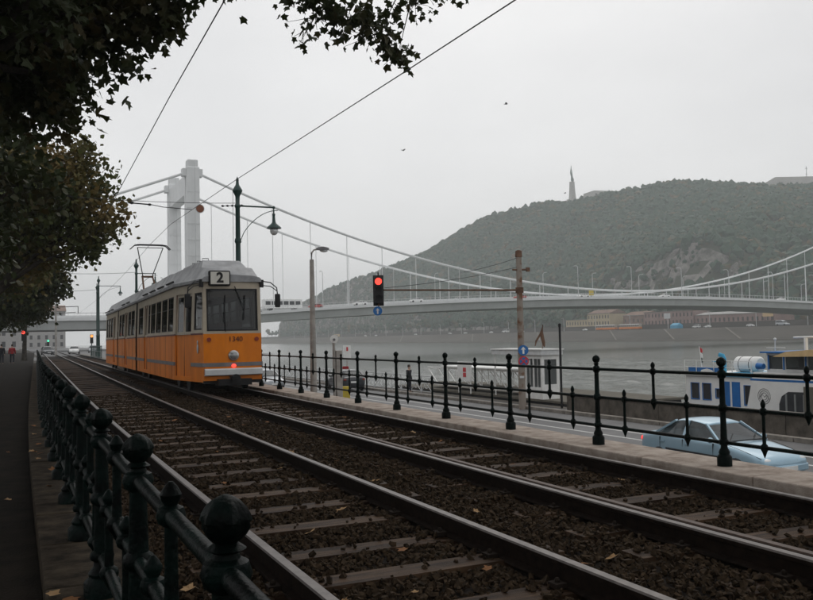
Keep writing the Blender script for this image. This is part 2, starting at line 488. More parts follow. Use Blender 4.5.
# -------- loose ballast stones (far too many to count)
def stones():
    bv = np.array([(a, b, c) for a in (-1, 1) for b in (-1, 1) for c in (-1, 1)]) * .72
    bt = np.array([(0, 1, 3), (0, 3, 2), (4, 6, 7), (4, 7, 5), (0, 4, 5), (0, 5, 1), (2, 3, 7), (2, 7, 6), (0, 2, 6), (0, 6, 4), (1, 5, 7), (1, 7, 3)]); Vs, Ts, off = [], [], 0
    bands = [(0.6, 4, 900), (4, 8, 950), (8, 13, 560), (13, 26, 200)]
    pos = []
    for a, b, d in bands:
        n = int(d * (b - a) * 5.4)
        pos.append(np.stack([rng.uniform(0.78, 6.2, n), rng.uniform(a, b, n)], -1))
    p = np.concatenate(pos)
    keep = np.ones(len(p), bool)
    rails = [2.282 - RG, 2.282 + RG, 5.059 - RG, 5.059 + RG, 5.059 - RG + .125]
    for r_ in rails: keep &= np.abs(p[:, 0] - r_) > 0.085
    for k, (D, off_, lab) in enumerate(TRACKS):
        ds = np.min(np.abs(p[:, 1][:, None] - np.array(SLEEP_S[k])[None]), axis=1)
        inside = (ds < 0.125) & (np.abs(p[:, 0] - D) < (1.16 if k == 0 else 1.12))
        edge = np.abs(p[:, 0] - D)
        prob = np.where(edge < 0.50, 0.05, np.where(edge < .68, 0.4, 0.8))
        keep &= ~(inside & (rng.random(len(p)) > prob))
    p = p[keep]; n = len(p)
    r_ = rng.uniform(0.009, 0.025, n) * (1 + 0.3 * (p[:, 1] > 8) + 0.25 * (p[:, 1] > 13))
    z = -0.176 + rng.uniform(-.012, .026, n)
    for k, (D, off_, lab) in enumerate(TRACKS):
        ds = np.min(np.abs(p[:, 1][:, None] - np.array(SLEEP_S[k])[None]), axis=1)
        on = (ds < 0.125) & (np.abs(p[:, 0] - D) < 1.18)
        z = np.where(on, -0.146 + r_ * .5, z)
    bx = np.array([bend(s) for s in p[:, 1]])
    W = np.stack([p[:, 0] + bx, p[:, 1], z], -1)
    kinds = rng.integers(0, 8, n)
    for k in range(8):
        m = kinds == k
        sh = bv * (1 + rng.uniform(-.42, .42, bv.shape))
        sc3 = np.stack([r_[m] * rng.uniform(.9, 1.7, m.sum()), r_[m] * rng.uniform(.7, 1.2, m.sum()), r_[m] * rng.uniform(.45, .9, m.sum())], -1)
        v, t = scatter(sh, bt, W[m], rand_rot(m.sum()), sc3)
        Vs.append(v); Ts.append(t + off); off += len(v)
    return np.concatenate(Vs), np.concatenate(Ts)
V, T = stones()
tag(link('ballast_stones', np_mesh('ballast_stones', V, T, 'ballast_stone')), 'loose dark brown ballast stones between and beside the rails', 'gravel', kind='stuff')

# -------- fallen plane leaves lying on the ballast
def leaf_poly(lobes=5, seed=0):
    """one palmate plane-tree leaf in the xy plane, stalk at the origin"""
    r_ = random.Random(seed); pts = []
    angs = [-150, -118, -95, -62, -38, -14, 0, 14, 38, 62, 95, 118, 150]
    rad = [.40, .62, .46, .84, .54, .68, 1.0, .68, .54, .84, .46, .62, .40]
    for a, q in zip(angs, rad):
        q *= r_.uniform(.9, 1.1)
        pts.append((q * math.sin(R(a)) * .62, .32 + q * math.cos(R(a)) * .62, 0.06 * abs(math.sin(R(a * 2))) * r_.uniform(.3, 1.3)))
    v = np.array([(0, .28, .0)] + pts)
    t = np.array([(0, i, i + 1) for i in range(1, len(pts))] + [(0, len(pts), 1)])
    return v, t
LEAF_V, LEAF_T = leaf_poly(seed=3)
leaf_me = []
for k, mn in enumerate(('dead_leaf', 'dead_leaf_pale', 'dead_leaf')):
    v, t = leaf_poly(seed=10 + k); v = v * 0.14; v[:, 2] += .25 * (v[:, 0] ** 2) * 10 * (k - .3)
    leaf_me.append(np_mesh('fallen_leaf', v, t, mn))
spots = [(3.62, 4.55), (3.35, 8.1), (3.3, 9.4), (5.75, 7.5), (5.9, 6.4), (5.6, 7.0), (2.5, 5.4), (2.1, 6.3), (5.95, 11.3), (5.2, 13.6)]
spots += [(random.uniform(.95, 6.1), 3 + 16 * random.random() ** 1.2) for _ in range(62)]
for i, (x, y) in enumerate(spots):
    if min(abs(x - q) for q in (1.527, 3.037, 4.304, 4.43, 5.814)) < .11: x += .2
    o = link('fallen_leaf', leaf_me[1 if i in (0, 3, 5) else i % 3], None, P(x, y, -0.125 + random.uniform(0, .012)))
    o.rotation_euler = (random.uniform(-.35, .35), random.uniform(-.35, .35), random.uniform(0, 6.28))
    s_ = random.uniform(.45, .9); o.scale = (s_, s_, s_)
    tag(o, 'dry brown fallen plane leaf lying on the ballast between the rails', 'leaf', 'fallen leaves on the ballast')

for i in range(26):
    s = 3.5 + 22 * random.random() ** 1.3; on_kerb = i % 2 == 0
    o = link('fallen_leaf', leaf_me[i % 3], None, P(random.uniform(.24, .38) if on_kerb else random.uniform(-1.6, .1), s, -.130 if on_kerb else -.288))
    o.rotation_euler = (random.uniform(-.25, .25), random.uniform(-.25, .25), random.uniform(0, 6.28)); s_ = random.uniform(.55, 1.0); o.scale = (s_, s_, s_)
    tag(o, 'dry brown fallen plane leaf lying on the footpath kerb' if on_kerb else 'dry brown fallen plane leaf lying on the dark footpath', 'leaf', 'fallen leaves on the kerb' if on_kerb else 'fallen leaves on the footpath')

# -------- kerb of the footpath: stone by stone
kb = empty('kerb', (0, 0, 0)); kb['kind'] = 'structure'
for i in range(64):
    s = -3 + 1.25 * i
    m = MB(); a, b = P(0, s), P(0, s + 1.25)
    ang = -math.atan2(b.x - a.x, b.y - a.y)
    m.box((.47, .622, 0), (.55, 1.234, .34))
    o = m.build('kerb_stone', 'kerb_stone', kb, bevel=0.012, loc=(a.x, a.y, -0.316 + random.uniform(-.006, .006)), rz=ang)

# -------- retaining wall with stone coping, above the lower road
rw = empty('retaining_wall', (6.55, 4, -2.2), label='stone retaining wall with pale coping carrying the railing above the quay road', cat='wall')
m = MB(); ss = [2] + list(range(4, 30, 2)) + [40, 60, 90, 130]
m.rings([[P(6.28, s, -2.3), P(6.28, s, -.105), P(6.80, s, -.105), P(6.80, s, -2.3)] for s in ss])
o = m.build('wall_face', 'retaining', rw); o.matrix_parent_inverse = Matrix.Translation((-6.55, -4, 2.2))
cw = []
for i in range(44):
    L_ = 1.55
    s = 1.2 + L_ * i
    a, b = P(0, s), P(0, s + L_)
    m = MB(); m.box((6.53, L_ / 2 - .004, 0), (.66, L_ - .014, .115))
    o = m.build('coping_stone', 'coping', rw, bevel=0.014, loc=(a.x - 6.55, a.y - 4, -0.052 + 2.2 + random.uniform(-.005, .004)), rz=-math.atan2(b.x - a.x, b.y - a.y))

# -------- lower quay road, its markings and parapet wall
tag(strip(6.6, 23.6, -2.15, [-30, 20, 80, 300, 900], False).build('quay_road', 'asphalt'), kind='structure')
for nm, x, w in (('edge_line', 19.9, .14), ('lane_line', 18.7, .14)):
    m = MB()
    m.add([(x - w / 2, 2, -2.146), (x + w / 2, 2, -2.146), (x + w / 2, 90, -2.146), (x - w / 2, 90, -2.146)], [(0, 1, 2, 3)])
    tag(m.build(nm, 'road_paint'), kind='structure')
ks = empty('quay_kerb', (0, 0, 0)); ks['kind'] = 'structure'
for i in range(36):
    m = MB(); m.box((0, 0, 0), (.3, 1.96, .16)); m.build('kerb_stone', 'parapet_cap', ks, bevel=.01, loc=(22.3, 4 + 2 * i, -2.09))
pw = empty('quay_parapet', (23.2, 24, -2.15), label='low brown concrete parapet wall between the quay road and the river', cat='wall')
for i in range(9):
    m = MB(); m.box((0, 0, .34), (.42, 2.98, .72))
    m.build('wall_panel', 'parapet', pw, bevel=.015, loc=(0, -17.5 + 3 * i + random.uniform(-.005, .005), 0))
    m = MB(); m.box((0, 0, .745), (.5, 2.985, .09)); m.build('wall_cap', 'parapet_cap', pw, bevel=.012, loc=(0, -17.5 + 3 * i, 0))
qw = empty('quay_wall', (23.9, 0, -5), label='river wall of dark stone under the quay road edge', cat='wall')
m = MB(); m.bb((-.3, -250, -3), (.36, 900, 2.86)); m.build('wall_face', 'quay_stone', qw)

# -------- river
m = bpy.data.materials.new('river_water'); m.use_nodes = True; MATS['river_water'] = m
n, l = m.node_tree.nodes, m.node_tree.links
b = n['Principled BSDF']; b.inputs['Base Color'].default_value = (0.065, 0.075, 0.06, 1); b.inputs['Roughness'].default_value = 0.12
b.inputs['IOR'].default_value = 1.33
tc = n.new('ShaderNodeTexCoord'); mp = n.new('ShaderNodeMapping'); mp.inputs['Scale'].default_value = (1.0, .55, 1); mp.inputs['Rotation'].default_value = (0, 0, .5)
l.new(tc.outputs['Object'], mp.inputs['Vector'])
n1 = n.new('ShaderNodeTexNoise'); n1.inputs['Scale'].default_value = 1.3; n1.inputs['Detail'].default_value = 6; n1.inputs['Roughness'].default_value = .6
n2 = n.new('ShaderNodeTexNoise'); n2.inputs['Scale'].default_value = 0.16; n2.inputs['Detail'].default_value = 3
l.new(mp.outputs[0], n1.inputs['Vector']); l.new(mp.outputs[0], n2.inputs['Vector'])
ad = n.new('ShaderNodeMath'); ad.operation = 'MULTIPLY_ADD'; ad.inputs[1].default_value = 2.0
l.new(n2.outputs['Fac'], ad.inputs[0]); l.new(n1.outputs['Fac'], ad.inputs[2])
bp = n.new('ShaderNodeBump'); bp.inputs['Strength'].default_value = 1.0; bp.inputs['Distance'].default_value = 0.22
l.new(ad.outputs[0], bp.inputs['Height']); l.new(bp.outputs['Normal'], b.inputs['Normal'])
WX0, WX1, WY0, WY1 = 24.0, 120.0, 12.0, 150.0            # the near reach carries real wavelets
gx = 24 + (WX1 - 24) * np.linspace(0, 1, 230) ** 1.35; gy = np.linspace(WY0, WY1, 300)
def waves(x, y):
    h = 0
    for k, (lx, ly, am) in enumerate(((2.0, 3.0, .085), (1.0, 1.7, .05), (6.5, 9.0, .10))):
        h += am * mnoise.noise(Vector((x / lx + 11 * k, y / ly - .35 * x / lx, k * 3.1))) * 2
    e = min(1, (WX1 - x) / 30, (WY1 - y) / 30, (y - WY0) / 3, (x - 24) / 1 + .3)
    return h * max(0, e)
V = [(x, y, -3.6 + waves(x, y)) for y in gy for x in gx]
nx_ = len(gx); idx = np.arange(nx_ * len(gy)).reshape(len(gy), nx_)
q = np.stack([idx[:-1, :-1], idx[:-1, 1:], idx[1:, 1:], idx[1:, :-1]], -1).reshape(-1, 4)
T = [tuple(t) for t in np.concatenate([q[:, [0, 1, 2]], q[:, [0, 2, 3]]])]
o_ = len(V)
V += [(WX0, Y0, -3.6), (320, Y0, -3.6), (320, WY0, -3.6), (WX0, WY0, -3.6), (WX1, WY0, -3.6), (320, WY1, -3.6), (WX1, WY1, -3.6), (WX0, WY1, -3.6), (320, Y1, -3.6), (WX0, Y1, -3.6)]
for t in ((0, 1, 2), (0, 2, 3), (4, 2, 5), (4, 5, 6), (7, 5, 8), (7, 8, 9)): T.append(tuple(o_ + k for k in t))
wo_ = link('river', np_mesh('river', np.array(V), np.array(T), 'river_water')); tag(wo_, kind='structure')
wo_.data.polygons.foreach_set('use_smooth', [True] * len(wo_.data.polygons))

# -------- far bank: stone slope, lower road, upper wall
m = MB()
m.rings([[(315.0, y, -3.9), (316, y, -3.0), (318, y, -2.9), (331.5, y, 3.0), (331.9, y, 3.05)] for y in np.arange(-200, 2400, 100)], cap=False, closed=False)
tag(m.build('far_quay', 'quay_stone'), kind='structure')
m = MB(); m.rings([[(331.9, y, 3.11), (352.5, y, 3.11)] for y in np.arange(-200, 2400, 200)], cap=False, closed=False)
tag(m.build('far_quay_road', 'asphalt'), kind='structure')
m = MB(); m.bb((315.4, -200, -3.7), (317.6, 2400, -2.82)); tag(m.build('far_quay_step', 'quay_pale'), kind='structure')
fw = empty('far_river_wall', (352.6, 400, 3.1), label='long grey stone wall behind the road on the far bank', cat='wall')
m = MB(); m.bb((0, -600, -.1), (.8, 1500, 2.6)); m.bb((-.15, -600, 2.6), (.95, 1500, 2.95)); m.build('wall_face', 'quay_stone', fw)
# ramps cut into the far quay
for i, y in enumerate((300, 345, 392, 470, 560, 690)):
    r_ = empty('quay_ramp', (318, y, -2.6))
    mm = MB(); mm.rings([[(0, 0, -.25), (0, 0, .05), (0, 1.4, .05), (0, 1.4, -.25)], [(13.3, 22, 5.35), (13.3, 22, 5.7), (13.3, 23.4, 5.7), (13.3, 23.4, 5.35)]])
    mm.build('ramp', 'quay_pale', r_)
    tag(r_, 'pale stone stair strip climbing the sloped far quay', 'ramp', 'stair strips on the far quay')
# ================================================================ HILL
CREST = [(368.45,1129.99,43.57),(376.22,1092.82,50.21),(387.87,1053.52,62.92),(411.40,1019.84,72.76),(424.61,991.27,77.33),(443.83,959.59,87.76),
 (472.00,923.49,102.41),(487.42,882.23,119.00),(504.24,840.43,133.22),(539.37,790.24,142.53),(559.70,758.51,143.21),(593.32,687.25,145.50),
 (613.81,644.35,146.64),(644.52,597.23,135.50),(678.13,548.61,127.42),(713.26,488.24,118.57),(740.23,420.88,104.93),(756.55,359.60,80.0),(770,280,50)]
CREST = [(360, 1190, 20), (364, 1160, 32)] + CREST
cr = np.array(CREST); cr[:, 2] += 4.5
NI = 260
u_ = np.linspace(0, len(cr) - 1, NI)
crest = np.stack([np.interp(u_, np.arange(len(cr)), cr[:, k]) for k in range(3)], -1)
def hill_point(i, t):
    """i: float index along the crest, t: 0 foot .. 1 crest .. 1.8 far side"""
    c = np.array([np.interp(i, np.arange(NI), crest[:, k]) for k in range(3)])
    fx = min(392.0, c[0] - 6); fy = c[1] - (c[0] - 390) * .48 if c[0] > 390 else c[1]
    base = 5.0
    if t <= 1:
        x = fx + (c[0] - fx) * t; y = fy + (c[1] - fy) * t
        cliff = math.exp(-((fy - 442) / 92.0) ** 2) * (0.75 + 0.5 * mnoise.noise(Vector((fy * .02, 1.3, 0)))) if c[0] > 480 else 0.0
        cliff = min(cliff * 1.5, 1.0) * max(0.0, min(1.0, .85 + .5 * mnoise.noise(Vector((fy * .02, 7.7, 0)))))
        sm = t ** 0.82
        lo = 30.0 / 140; hi = 60.0 / 140
        if t < .09: st = t / .09 * lo
        elif t < .135: st = lo + (t - .09) / .045 * (hi - lo)
        else: st = hi + (t - .135) / .865 * (1 - hi)
        st = hi + (1 - hi) * (((t - .135) / .865) ** .9) if t >= .135 else st
        f_ = sm * (1 - cliff) + st * cliff
        z = base + (c[2] - base) * f_
        if cliff > .2 and .07 < t < .17: x += 5.5 * cliff * mnoise.noise(Vector((y * .11, z * .14, 2))) + 2.5 * cliff * mnoise.noise(Vector((y * .35, z * .3, 5)))
        z += 7 * mnoise.noise(Vector((x * .02, y * .02, 0))) * min(1, t * 5) * (1 - t ** 4)
    else:
        k = t - 1
        x = c[0] + k * 300; y = c[1] + k * 140
        z = c[2] - (c[2] - 6) * min(1, k / .8) ** 1.3
    return x, y, max(z, 4.0)
ts = np.concatenate([np.linspace(0, .3, 22), np.linspace(.33, 1, 30), np.linspace(1.1, 1.8, 6)])
HV = np.array([[hill_point(i, t) for t in ts] for i in range(NI)])
idx = np.arange(NI * len(ts)).reshape(NI, len(ts))
q = np.stack([idx[:-1, :-1], idx[1:, :-1], idx[1:, 1:], idx[:-1, 1:]], -1).reshape(-1, 4)
T = np.concatenate([q[:, [0, 1, 2]], q[:, [0, 2, 3]]])
Vf = HV.reshape(-1, 3)
nr = np.cross(Vf[T[:, 1]] - Vf[T[:, 0]], Vf[T[:, 2]] - Vf[T[:, 0]]); nr /= np.linalg.norm(nr, axis=1)[:, None] + 1e-9
steep = (np.abs(nr[:, 2]) < .50)
tag(link('hill', np_mesh('hill', Vf, T, ['hill_earth', 'rock'], steep.astype(int))), kind='structure')

# craggy rock faces of the cliff: broken blocks set into the steep band
bv, bt = ico(2); Vs, Ts, off = [], [], 0
cid = np.where(steep)[0]
pick = rng.choice(cid, 700) if len(cid) else []
for k in pick:
    c = Vf[T[k]].mean(0)
    if c[2] < 14: continue
    s_ = rng.uniform(1.5, 4.2)
    sh = bv * (1 + rng.uniform(-.4, .4, (len(bv), 1)))
    v = sh * np.array([s_ * .6, s_ * rng.uniform(.5, .9), s_ * rng.uniform(.9, 1.8)]) + c
    Vs.append(v); Ts.append(bt + off); off += len(v)
if Vs: tag(link('cliff_crags', np_mesh('cliff_crags', np.concatenate(Vs), np.concatenate(Ts), 'rock')), 'grey limestone crags breaking through the wooded hillside', 'rock', kind='stuff')

# the wood on the hill: one mass of crowns
def wood():
    bv, bt = ico(1)
    N = 30000; pos, rad = [], []
    while len(pos) < N:
        i = rng.uniform(0, NI - 1.01); t = rng.uniform(0, 1.06) ** .9
        x, y, z = hill_point(i, t)
        x2, y2, z2 = hill_point(i, t + .012)
        sl = abs(z2 - z) / (math.hypot(x2 - x, y2 - y) + 1e-6)
        if sl > 1.25 and rng.random() > .4: continue
        if y > 1180: continue
        if 0.985 < t and rng.random() > .6: continue
        if abs(x - 557) < 14 and abs(y - 752) < 25 and t > .96: continue
        r_ = rng.uniform(1.2, 3.9) if t < .97 else rng.uniform(1.3, 3.0)
        if sl > 1.25: r_ *= .6
        pos.append((x, y, z + r_ * .55)); rad.append(r_)
    pos = np.array(pos); rad = np.array(rad); Vs, Ts, off = [], [], 0
    kinds = rng.integers(0, 24, N)
    for k in range(24):
        m = kinds == k; n = m.sum()
        sh = bv * (1 + rng.uniform(-.4, .4, (len(bv), 1)))
        a = rng.uniform(0, 6.28, n); z0 = np.zeros(n); o1 = np.ones(n)
        rot = np.stack([np.stack([np.cos(a), -np.sin(a), z0], -1), np.stack([np.sin(a), np.cos(a), z0], -1), np.stack([z0, z0, o1], -1)], 1)
        v, t = scatter(sh, bt, pos[m], rot, np.stack([rad[m], rad[m], rad[m] * rng.uniform(.8, 1.25, n)], -1))
        Vs.append(v); Ts.append(t + off); off += len(v)
    return np.concatenate(Vs), np.concatenate(Ts)
# colour per crown rather than per place: fine noise mixed in
hm = MATS['leaf_hill']
nn = [x for x in hm.node_tree.nodes if x.type == 'TEX_NOISE'][0]; nn.inputs['Scale'].default_value = .09; nn.inputs['Detail'].default_value = 9
V, T = wood()
tag(link('hillside_wood', np_mesh('hillside_wood', V, T, 'leaf_hill')), 'dense autumn green wood covering the hillside across the river', 'wood', kind='stuff')

# -------- monument on the hilltop
mo = empty('hilltop_monument', (556.7, 753.4, 142.5), label='tall pale pedestal with a dark standing figure raising its arms on the hilltop', cat='monument')
m = MB(); m.bb((-7, -7, -6), (7, 7, 1.0)); m.bb((-4.5, -4.5, 1), (4.5, 4.5, 5)); m.build('plinth', 'citadel_stone', mo)
m = MB(); m.rings([[(a * h, b * h, z) for a, b in ((-1, -1), (1, -1), (1, 1), (-1, 1))] for h, z in ((2.9, 5), (2.3, 14), (1.9, 23.4), (2.3, 23.4), (2.3, 24))])
m.build('pedestal', 'citadel_stone', mo)
bd = bpy.data.meshes.new('figure')
jv = [(0, 0, 24), (.25, -.2, 27), (.1, .1, 30), (-.2, .3, 32.3), (-.3, .4, 33.4), (-.3, .4, 34.4), (-.5, 1.6, 34.6), (-.45, 1.1, 36.6), (-.4, .4, 38.4), (-.5, -.8, 34.4), (-.45, -.5, 36.5), (-.4, .2, 38.2), (1.3, -1.2, 25.5), (-.35, .3, 39.3)]
jr = [1.7, 1.5, 1.0, 1.2, .5, .75, .55, .45, .4, .55, .45, .4, .9, .6]
je = [(0, 1), (1, 2), (2, 3), (3, 4), (4, 5), (3, 6), (6, 7), (7, 8), (3, 9), (9, 10), (10, 11), (1, 12), (8, 13)]
bd.from_pydata(jv, je, []); fo = link('figure', bd, mo); bd.materials.append(MATS['bronze'])
sk = fo.modifiers.new('skin', 'SKIN')
for i, r_ in enumerate(jr): bd.skin_vertices[0].data[i].radius = (r_, r_)
bd.skin_vertices[0].data[0].use_root = True
fo.modifiers.new('sub', 'SUBSURF').render_levels = 1
m = MB(); m.rings([[(-.35 - w, .2, z), (-.35, .2 - .12, z), (-.35 + w, .2, z), (-.35, .2 + .12, z)] for w, z in ((.15, 38.2), (.5, 39.4), (.4, 40.8), (.1, 42.0))])
m.build('palm_leaf', 'bronze', mo)

# -------- fortress walls on the crest
ct = empty('fortress', (668, 563, 132.5), label='long low pale fortress wall along the hill crest', cat='fortress')
m = MB()
m.rings([[(-24, 13, -12), (-24, 13, 5.5), (-22, 16, 5.5), (-22, 16, -12)], [(-13, 7.5, -12), (-13, 7.5, 12.4), (-11, 11, 12.4), (-11, 11, -12)],
         [(60, -26, -12), (60, -26, 12.6), (62, -22, 12.6), (62, -22, -12)]])
m.build('rampart', 'citadel_stone', ct)
for k in range(5):
    t_ = k / 5.0; m = MB(); m.box((-8 + 66 * t_, 4.7 - 30 * t_ - .15, 6.5), (1.6, .6, 1.3), rz=-.43); m.build('embrasure', 'window_dark', ct)
m = MB(); m.bar((14, -5, 12), (14, -5, 22), .22); m.bar((12.4, -5, 20), (15.6, -5, 20), .2); m.bar((13, -5, 14.5), (15, -5, 14.5), .25); m.build('mast', 'black_iron', ct)
hb = empty('crest_building', (578, 722, 146), label='low pale building half hidden by trees beside the hilltop monument', cat='building')
m = MB()
m.rings([[(-22, 11, -9), (-22, 11, 4), (-16, 18, 4), (-16, 18, -9)], [(-12, 6, -9), (-12, 6, 7.5), (-6, 13, 7.5), (-6, 13, -9)], [(26, -12, -9), (26, -12, 5.5), (32, -5, 5.5), (32, -5, -9)]])
m.build('wall', 'citadel_stone', hb)
for k in range(9):
    t_ = (k + .5) / 9; m = MB(); m.box((-12 + 38 * t_, 6 - 18 * t_ - .1, 3.2 - 1.5 * t_), (1.7, 1.0, 2.2), rz=-.44); m.build('window', 'window_dark', hb)

# ================================================================ FAR BANK: buildings, trams, trees
def facade(root, x, y0, y1, z0, z1, wallmat, rows, pitch, wh, ww, roof=None, depth=14, roofh=3.0, inset=.35):
    """a house front along Y facing the river, with every window opening cut and glazed"""
    L_ = y1 - y0; n = max(1, int(L_ / pitch)); m = MB()
    ops = []
    for r_ in range(rows):
        zc = z0 + (z1 - z0) * (r_ + .52) / rows
        for k in range(n):
            yc = y0 + (k + .5) * L_ / n; ops.append((yc - ww / 2, yc + ww / 2, zc - wh / 2, zc + wh / 2))
    yb = sorted({y0, y1} | {round(o[0], 4) for o in ops} | {round(o[1], 4) for o in ops})
    zb = sorted({z0, z1} | {round(o[2], 4) for o in ops} | {round(o[3], 4) for o in ops})
    for a, b_ in zip(yb, yb[1:]):
        for c, d in zip(zb, zb[1:]):
            if any(o[0] - 1e-3 <= a and b_ <= o[1] + 1e-3 and o[2] - 1e-3 <= c and d <= o[3] + 1e-3 for o in ops): continue
            m.add([(x, a, c), (x, b_, c), (x, b_, d), (x, a, d)], [(0, 1, 2, 3)])
    for o in ops:
        a, b_, c, d = o; i_ = x + inset
        m.add([(x, a, c), (x, b_, c), (x, b_, d), (x, a, d), (i_, a, c), (i_, b_, c), (i_, b_, d), (i_, a, d)], [(0, 1, 5, 4), (1, 2, 6, 5), (2, 3, 7, 6), (3, 0, 4, 7)])
    m.add([(x, y0, z0), (x + depth, y0, z0), (x + depth, y0, z1), (x, y0, z1), (x, y1, z0), (x + depth, y1, z0), (x + depth, y1, z1), (x, y1, z1)],
          [(0, 1, 2, 3), (4, 5, 6, 7), (1, 5, 6, 2), (3, 2, 6, 7)])
    m.build('wall', wallmat, root)
    wm = MB(); wm.box((0, 0, 0), (.06, ww, wh)); me = wm.mesh('window', 'window_dark')
    for o in ops: link('window', me, root, (x + inset, (o[0] + o[1]) / 2, (o[2] + o[3]) / 2))
    m = MB(); m.bb((x - .35, y0 - .3, z1), (x + .1, y1 + .3, z1 + .4)); m.build('cornice', 'quay_pale', root)
    if roof:
        m = MB(); m.prism([(x - .3, z1 + .3), (x + depth / 2, z1 + roofh + .3), (x + depth + .3, z1 + .3)], 'y', y0 - .4, y1 + .4); m.build('roof', roof, root)

b1 = empty('yellow_house', (358, 484, 5.8), label='low yellow riverside house, one row of windows, beside the taller yellow one', cat='house')
facade(b1, 0, -12, 12.2, 0, 5.0, 'bld_yellow', 1, 2.7, 2.2, 1.4, None)
b2 = empty('yellow_house', (358, 460, 5.8), label='taller yellow riverside house with two rows of windows and a brown roof', cat='house')
facade(b2, 0, -11.8, 11.6, 0, 8.4, 'bld_yellow', 2, 2.9, 2.2, 1.4, 'bld_roof', roofh=2.6)
b3 = empty('red_house', (360, 396, 5.0), label='long pinkish red building on the far bank with two rows of windows', cat='building')
facade(b3, 0, -21, 21, 0, 8.4, 'bld_red', 2, 3.0, 2.1, 1.3, None)
b3b = empty('grey_house', (361, 428, 5.5), label='grey brown building between the yellow house and the long red one', cat='building')
facade(b3b, 0, -10, 10, 0, 6.5, 'bld_roof', 1, 3.4, 2.1, 1.4, 'bld_roof', roofh=2.5)
b4 = empty('red_house', (360, 345, 4.6), label='lower red brick building with a pale eaves line further along the far bank', cat='building')
facade(b4, 0, -28, 28, 0, 5.6, 'bld_red', 1, 3.2, 2.2, 1.4, 'bld_grey', roofh=1.6)
bb_ = empty('billboard', (356, 392, 5.8), label='pale billboard standing in front of the long red building', cat='billboard')
m = MB(); m.bb((-.2, -2.6, 3.4), (.0, 2.6, 6.6)); m.build('panel', 'grey_white', bb_)
m = MB(); m.bar((.1, -1.6, -.2), (.1, -1.6, 3.6), .14); m.bar((.1, 1.6, -.2), (.1, 1.6, 3.6), .14); m.build('post', 'black_iron', bb_)
bb2 = empty('billboard', (356, 318, 5.0), label='small orange billboard near the end of the lower red building', cat='billboard')
m = MB(); m.bb((-.2, -3.3, 3.2), (.0, 3.3, 6.0)); m.build('panel', 'canvas', bb2)
m = MB(); m.bar((.1, -2, -.2), (.1, -2, 3.6), .14); m.bar((.1, 2, -.2), (.1, 2, 3.6), .14); m.build('post', 'black_iron', bb2)
tn = empty('market_tent', (349, 377, 3.1), label='bright blue tent on the far bank road below the long red building', cat='tent')
m = MB(); m.rings([[(-2, -3, 0), (-2, 3, 0), (2, 3, 0), (2, -3, 0)], [(-2, -3, 2.0), (-2, 3, 2.0), (2, 3, 2.0), (2, -3, 2.0)], [(-.2, -2.4, 3.2), (-.2, 2.4, 3.2), (.2, 2.4, 3.2), (.2, -2.4, 3.2)]])
m.build('canopy', 'boat_cyan', tn)

# two yellow trams on the far bank road
def far_tram(y, lab):
    t = empty('far_tram', (350.5, y, 3.12), label=lab, cat='tram', group='trams on the far bank')
    m = MB(); m.bb((-1.2, -9.5, .5), (1.2, 9.5, 1.7)); m.build('lower_panel', 'tram_orange', t)
    m = MB(); m.bb((-1.15, -9.4, 1.7), (1.15, 9.4, 3.2)); m.build('upper_panel', 'tram_cream', t)
    m = MB(); m.prism([(-1.18, 3.2), (-.8, 3.5), (.8, 3.5), (1.18, 3.2)], 'y', -9.5, 9.5); m.build('roof', 'grey_white', t)
    wm = MB(); wm.box((0, 0, 0), (.05, 1.4, 1.0)); me = wm.mesh('window', 'window_dark')
    for k in range(10): link('window', me, t, (-1.16, -8.5 + 1.88 * k, 2.45))
    m = MB(); m.bb((-.9, -8, 0), (.9, -5.5, .5)); m.bb((-.9, 5.5, 0), (.9, 8, .5)); m.build('bogie', 'black_iron', t)
far_tram(442, 'orange and cream tram on the far bank in front of the yellow house')
far_tram(419, 'orange and cream tram on the far bank in front of the grey brown building')

# trees along the far bank, shared crown meshes
def far_tree_mesh(seed):
    g_ = np.random.default_rng(seed); bv, bt = ico(2); Vs, Ts, off = [], [], 0
    for k in range(9):
        c = np.array([g_.uniform(-1.8, 1.8), g_.uniform(-1.8, 1.8), g_.uniform(4.2, 8.2)]); r_ = g_.uniform(1.3, 2.3)
        v = bv * (1 + g_.uniform(-.35, .25, (len(bv), 1))) * r_ + c
        Vs.append(v); Ts.append(bt + off); off += len(v)
    return np_mesh('crown', np.concatenate(Vs), np.concatenate(Ts), 'leaf_hill')
ftm = [far_tree_mesh(s) for s in (1, 2, 3, 4)]
tk = MB(); tk.tube([(0, 0, -.2), (.1, 0, 2.5), (0, .1, 5)], [.28, .2, .12], 6); tkm = tk.mesh('trunk', 'bark')
yy = 505.0; k = 0
while yy < 1250:
    t = empty('far_bank_tree', (356.5 + random.uniform(-1, 3), yy, 5.7), random.uniform(0, 6))
    s_ = random.uniform(.9, 1.35); t.scale = (s_, s_, s_)
    link('crown', ftm[k % 4], t); link('trunk', tkm, t)
    tag(t, 'round leafy tree in the row along the far bank beyond the yellow houses', 'tree', 'trees along the far bank')
    yy += random.uniform(8, 12) * (1 + (yy - 500) / 900); k += 1
for y in (290, 303, 322, 366, 371, 438, 447):
    t = empty('far_bank_tree', (371 + random.uniform(0, 8), y, 5.7), random.uniform(0, 6)); t.scale = (1.25, 1.25, 1.35)
    link('crown', ftm[k % 4], t); link('trunk', tkm, t); k += 1
    tag(t, 'leafy tree standing behind the riverside buildings of the far bank', 'tree', 'trees behind the far bank buildings')
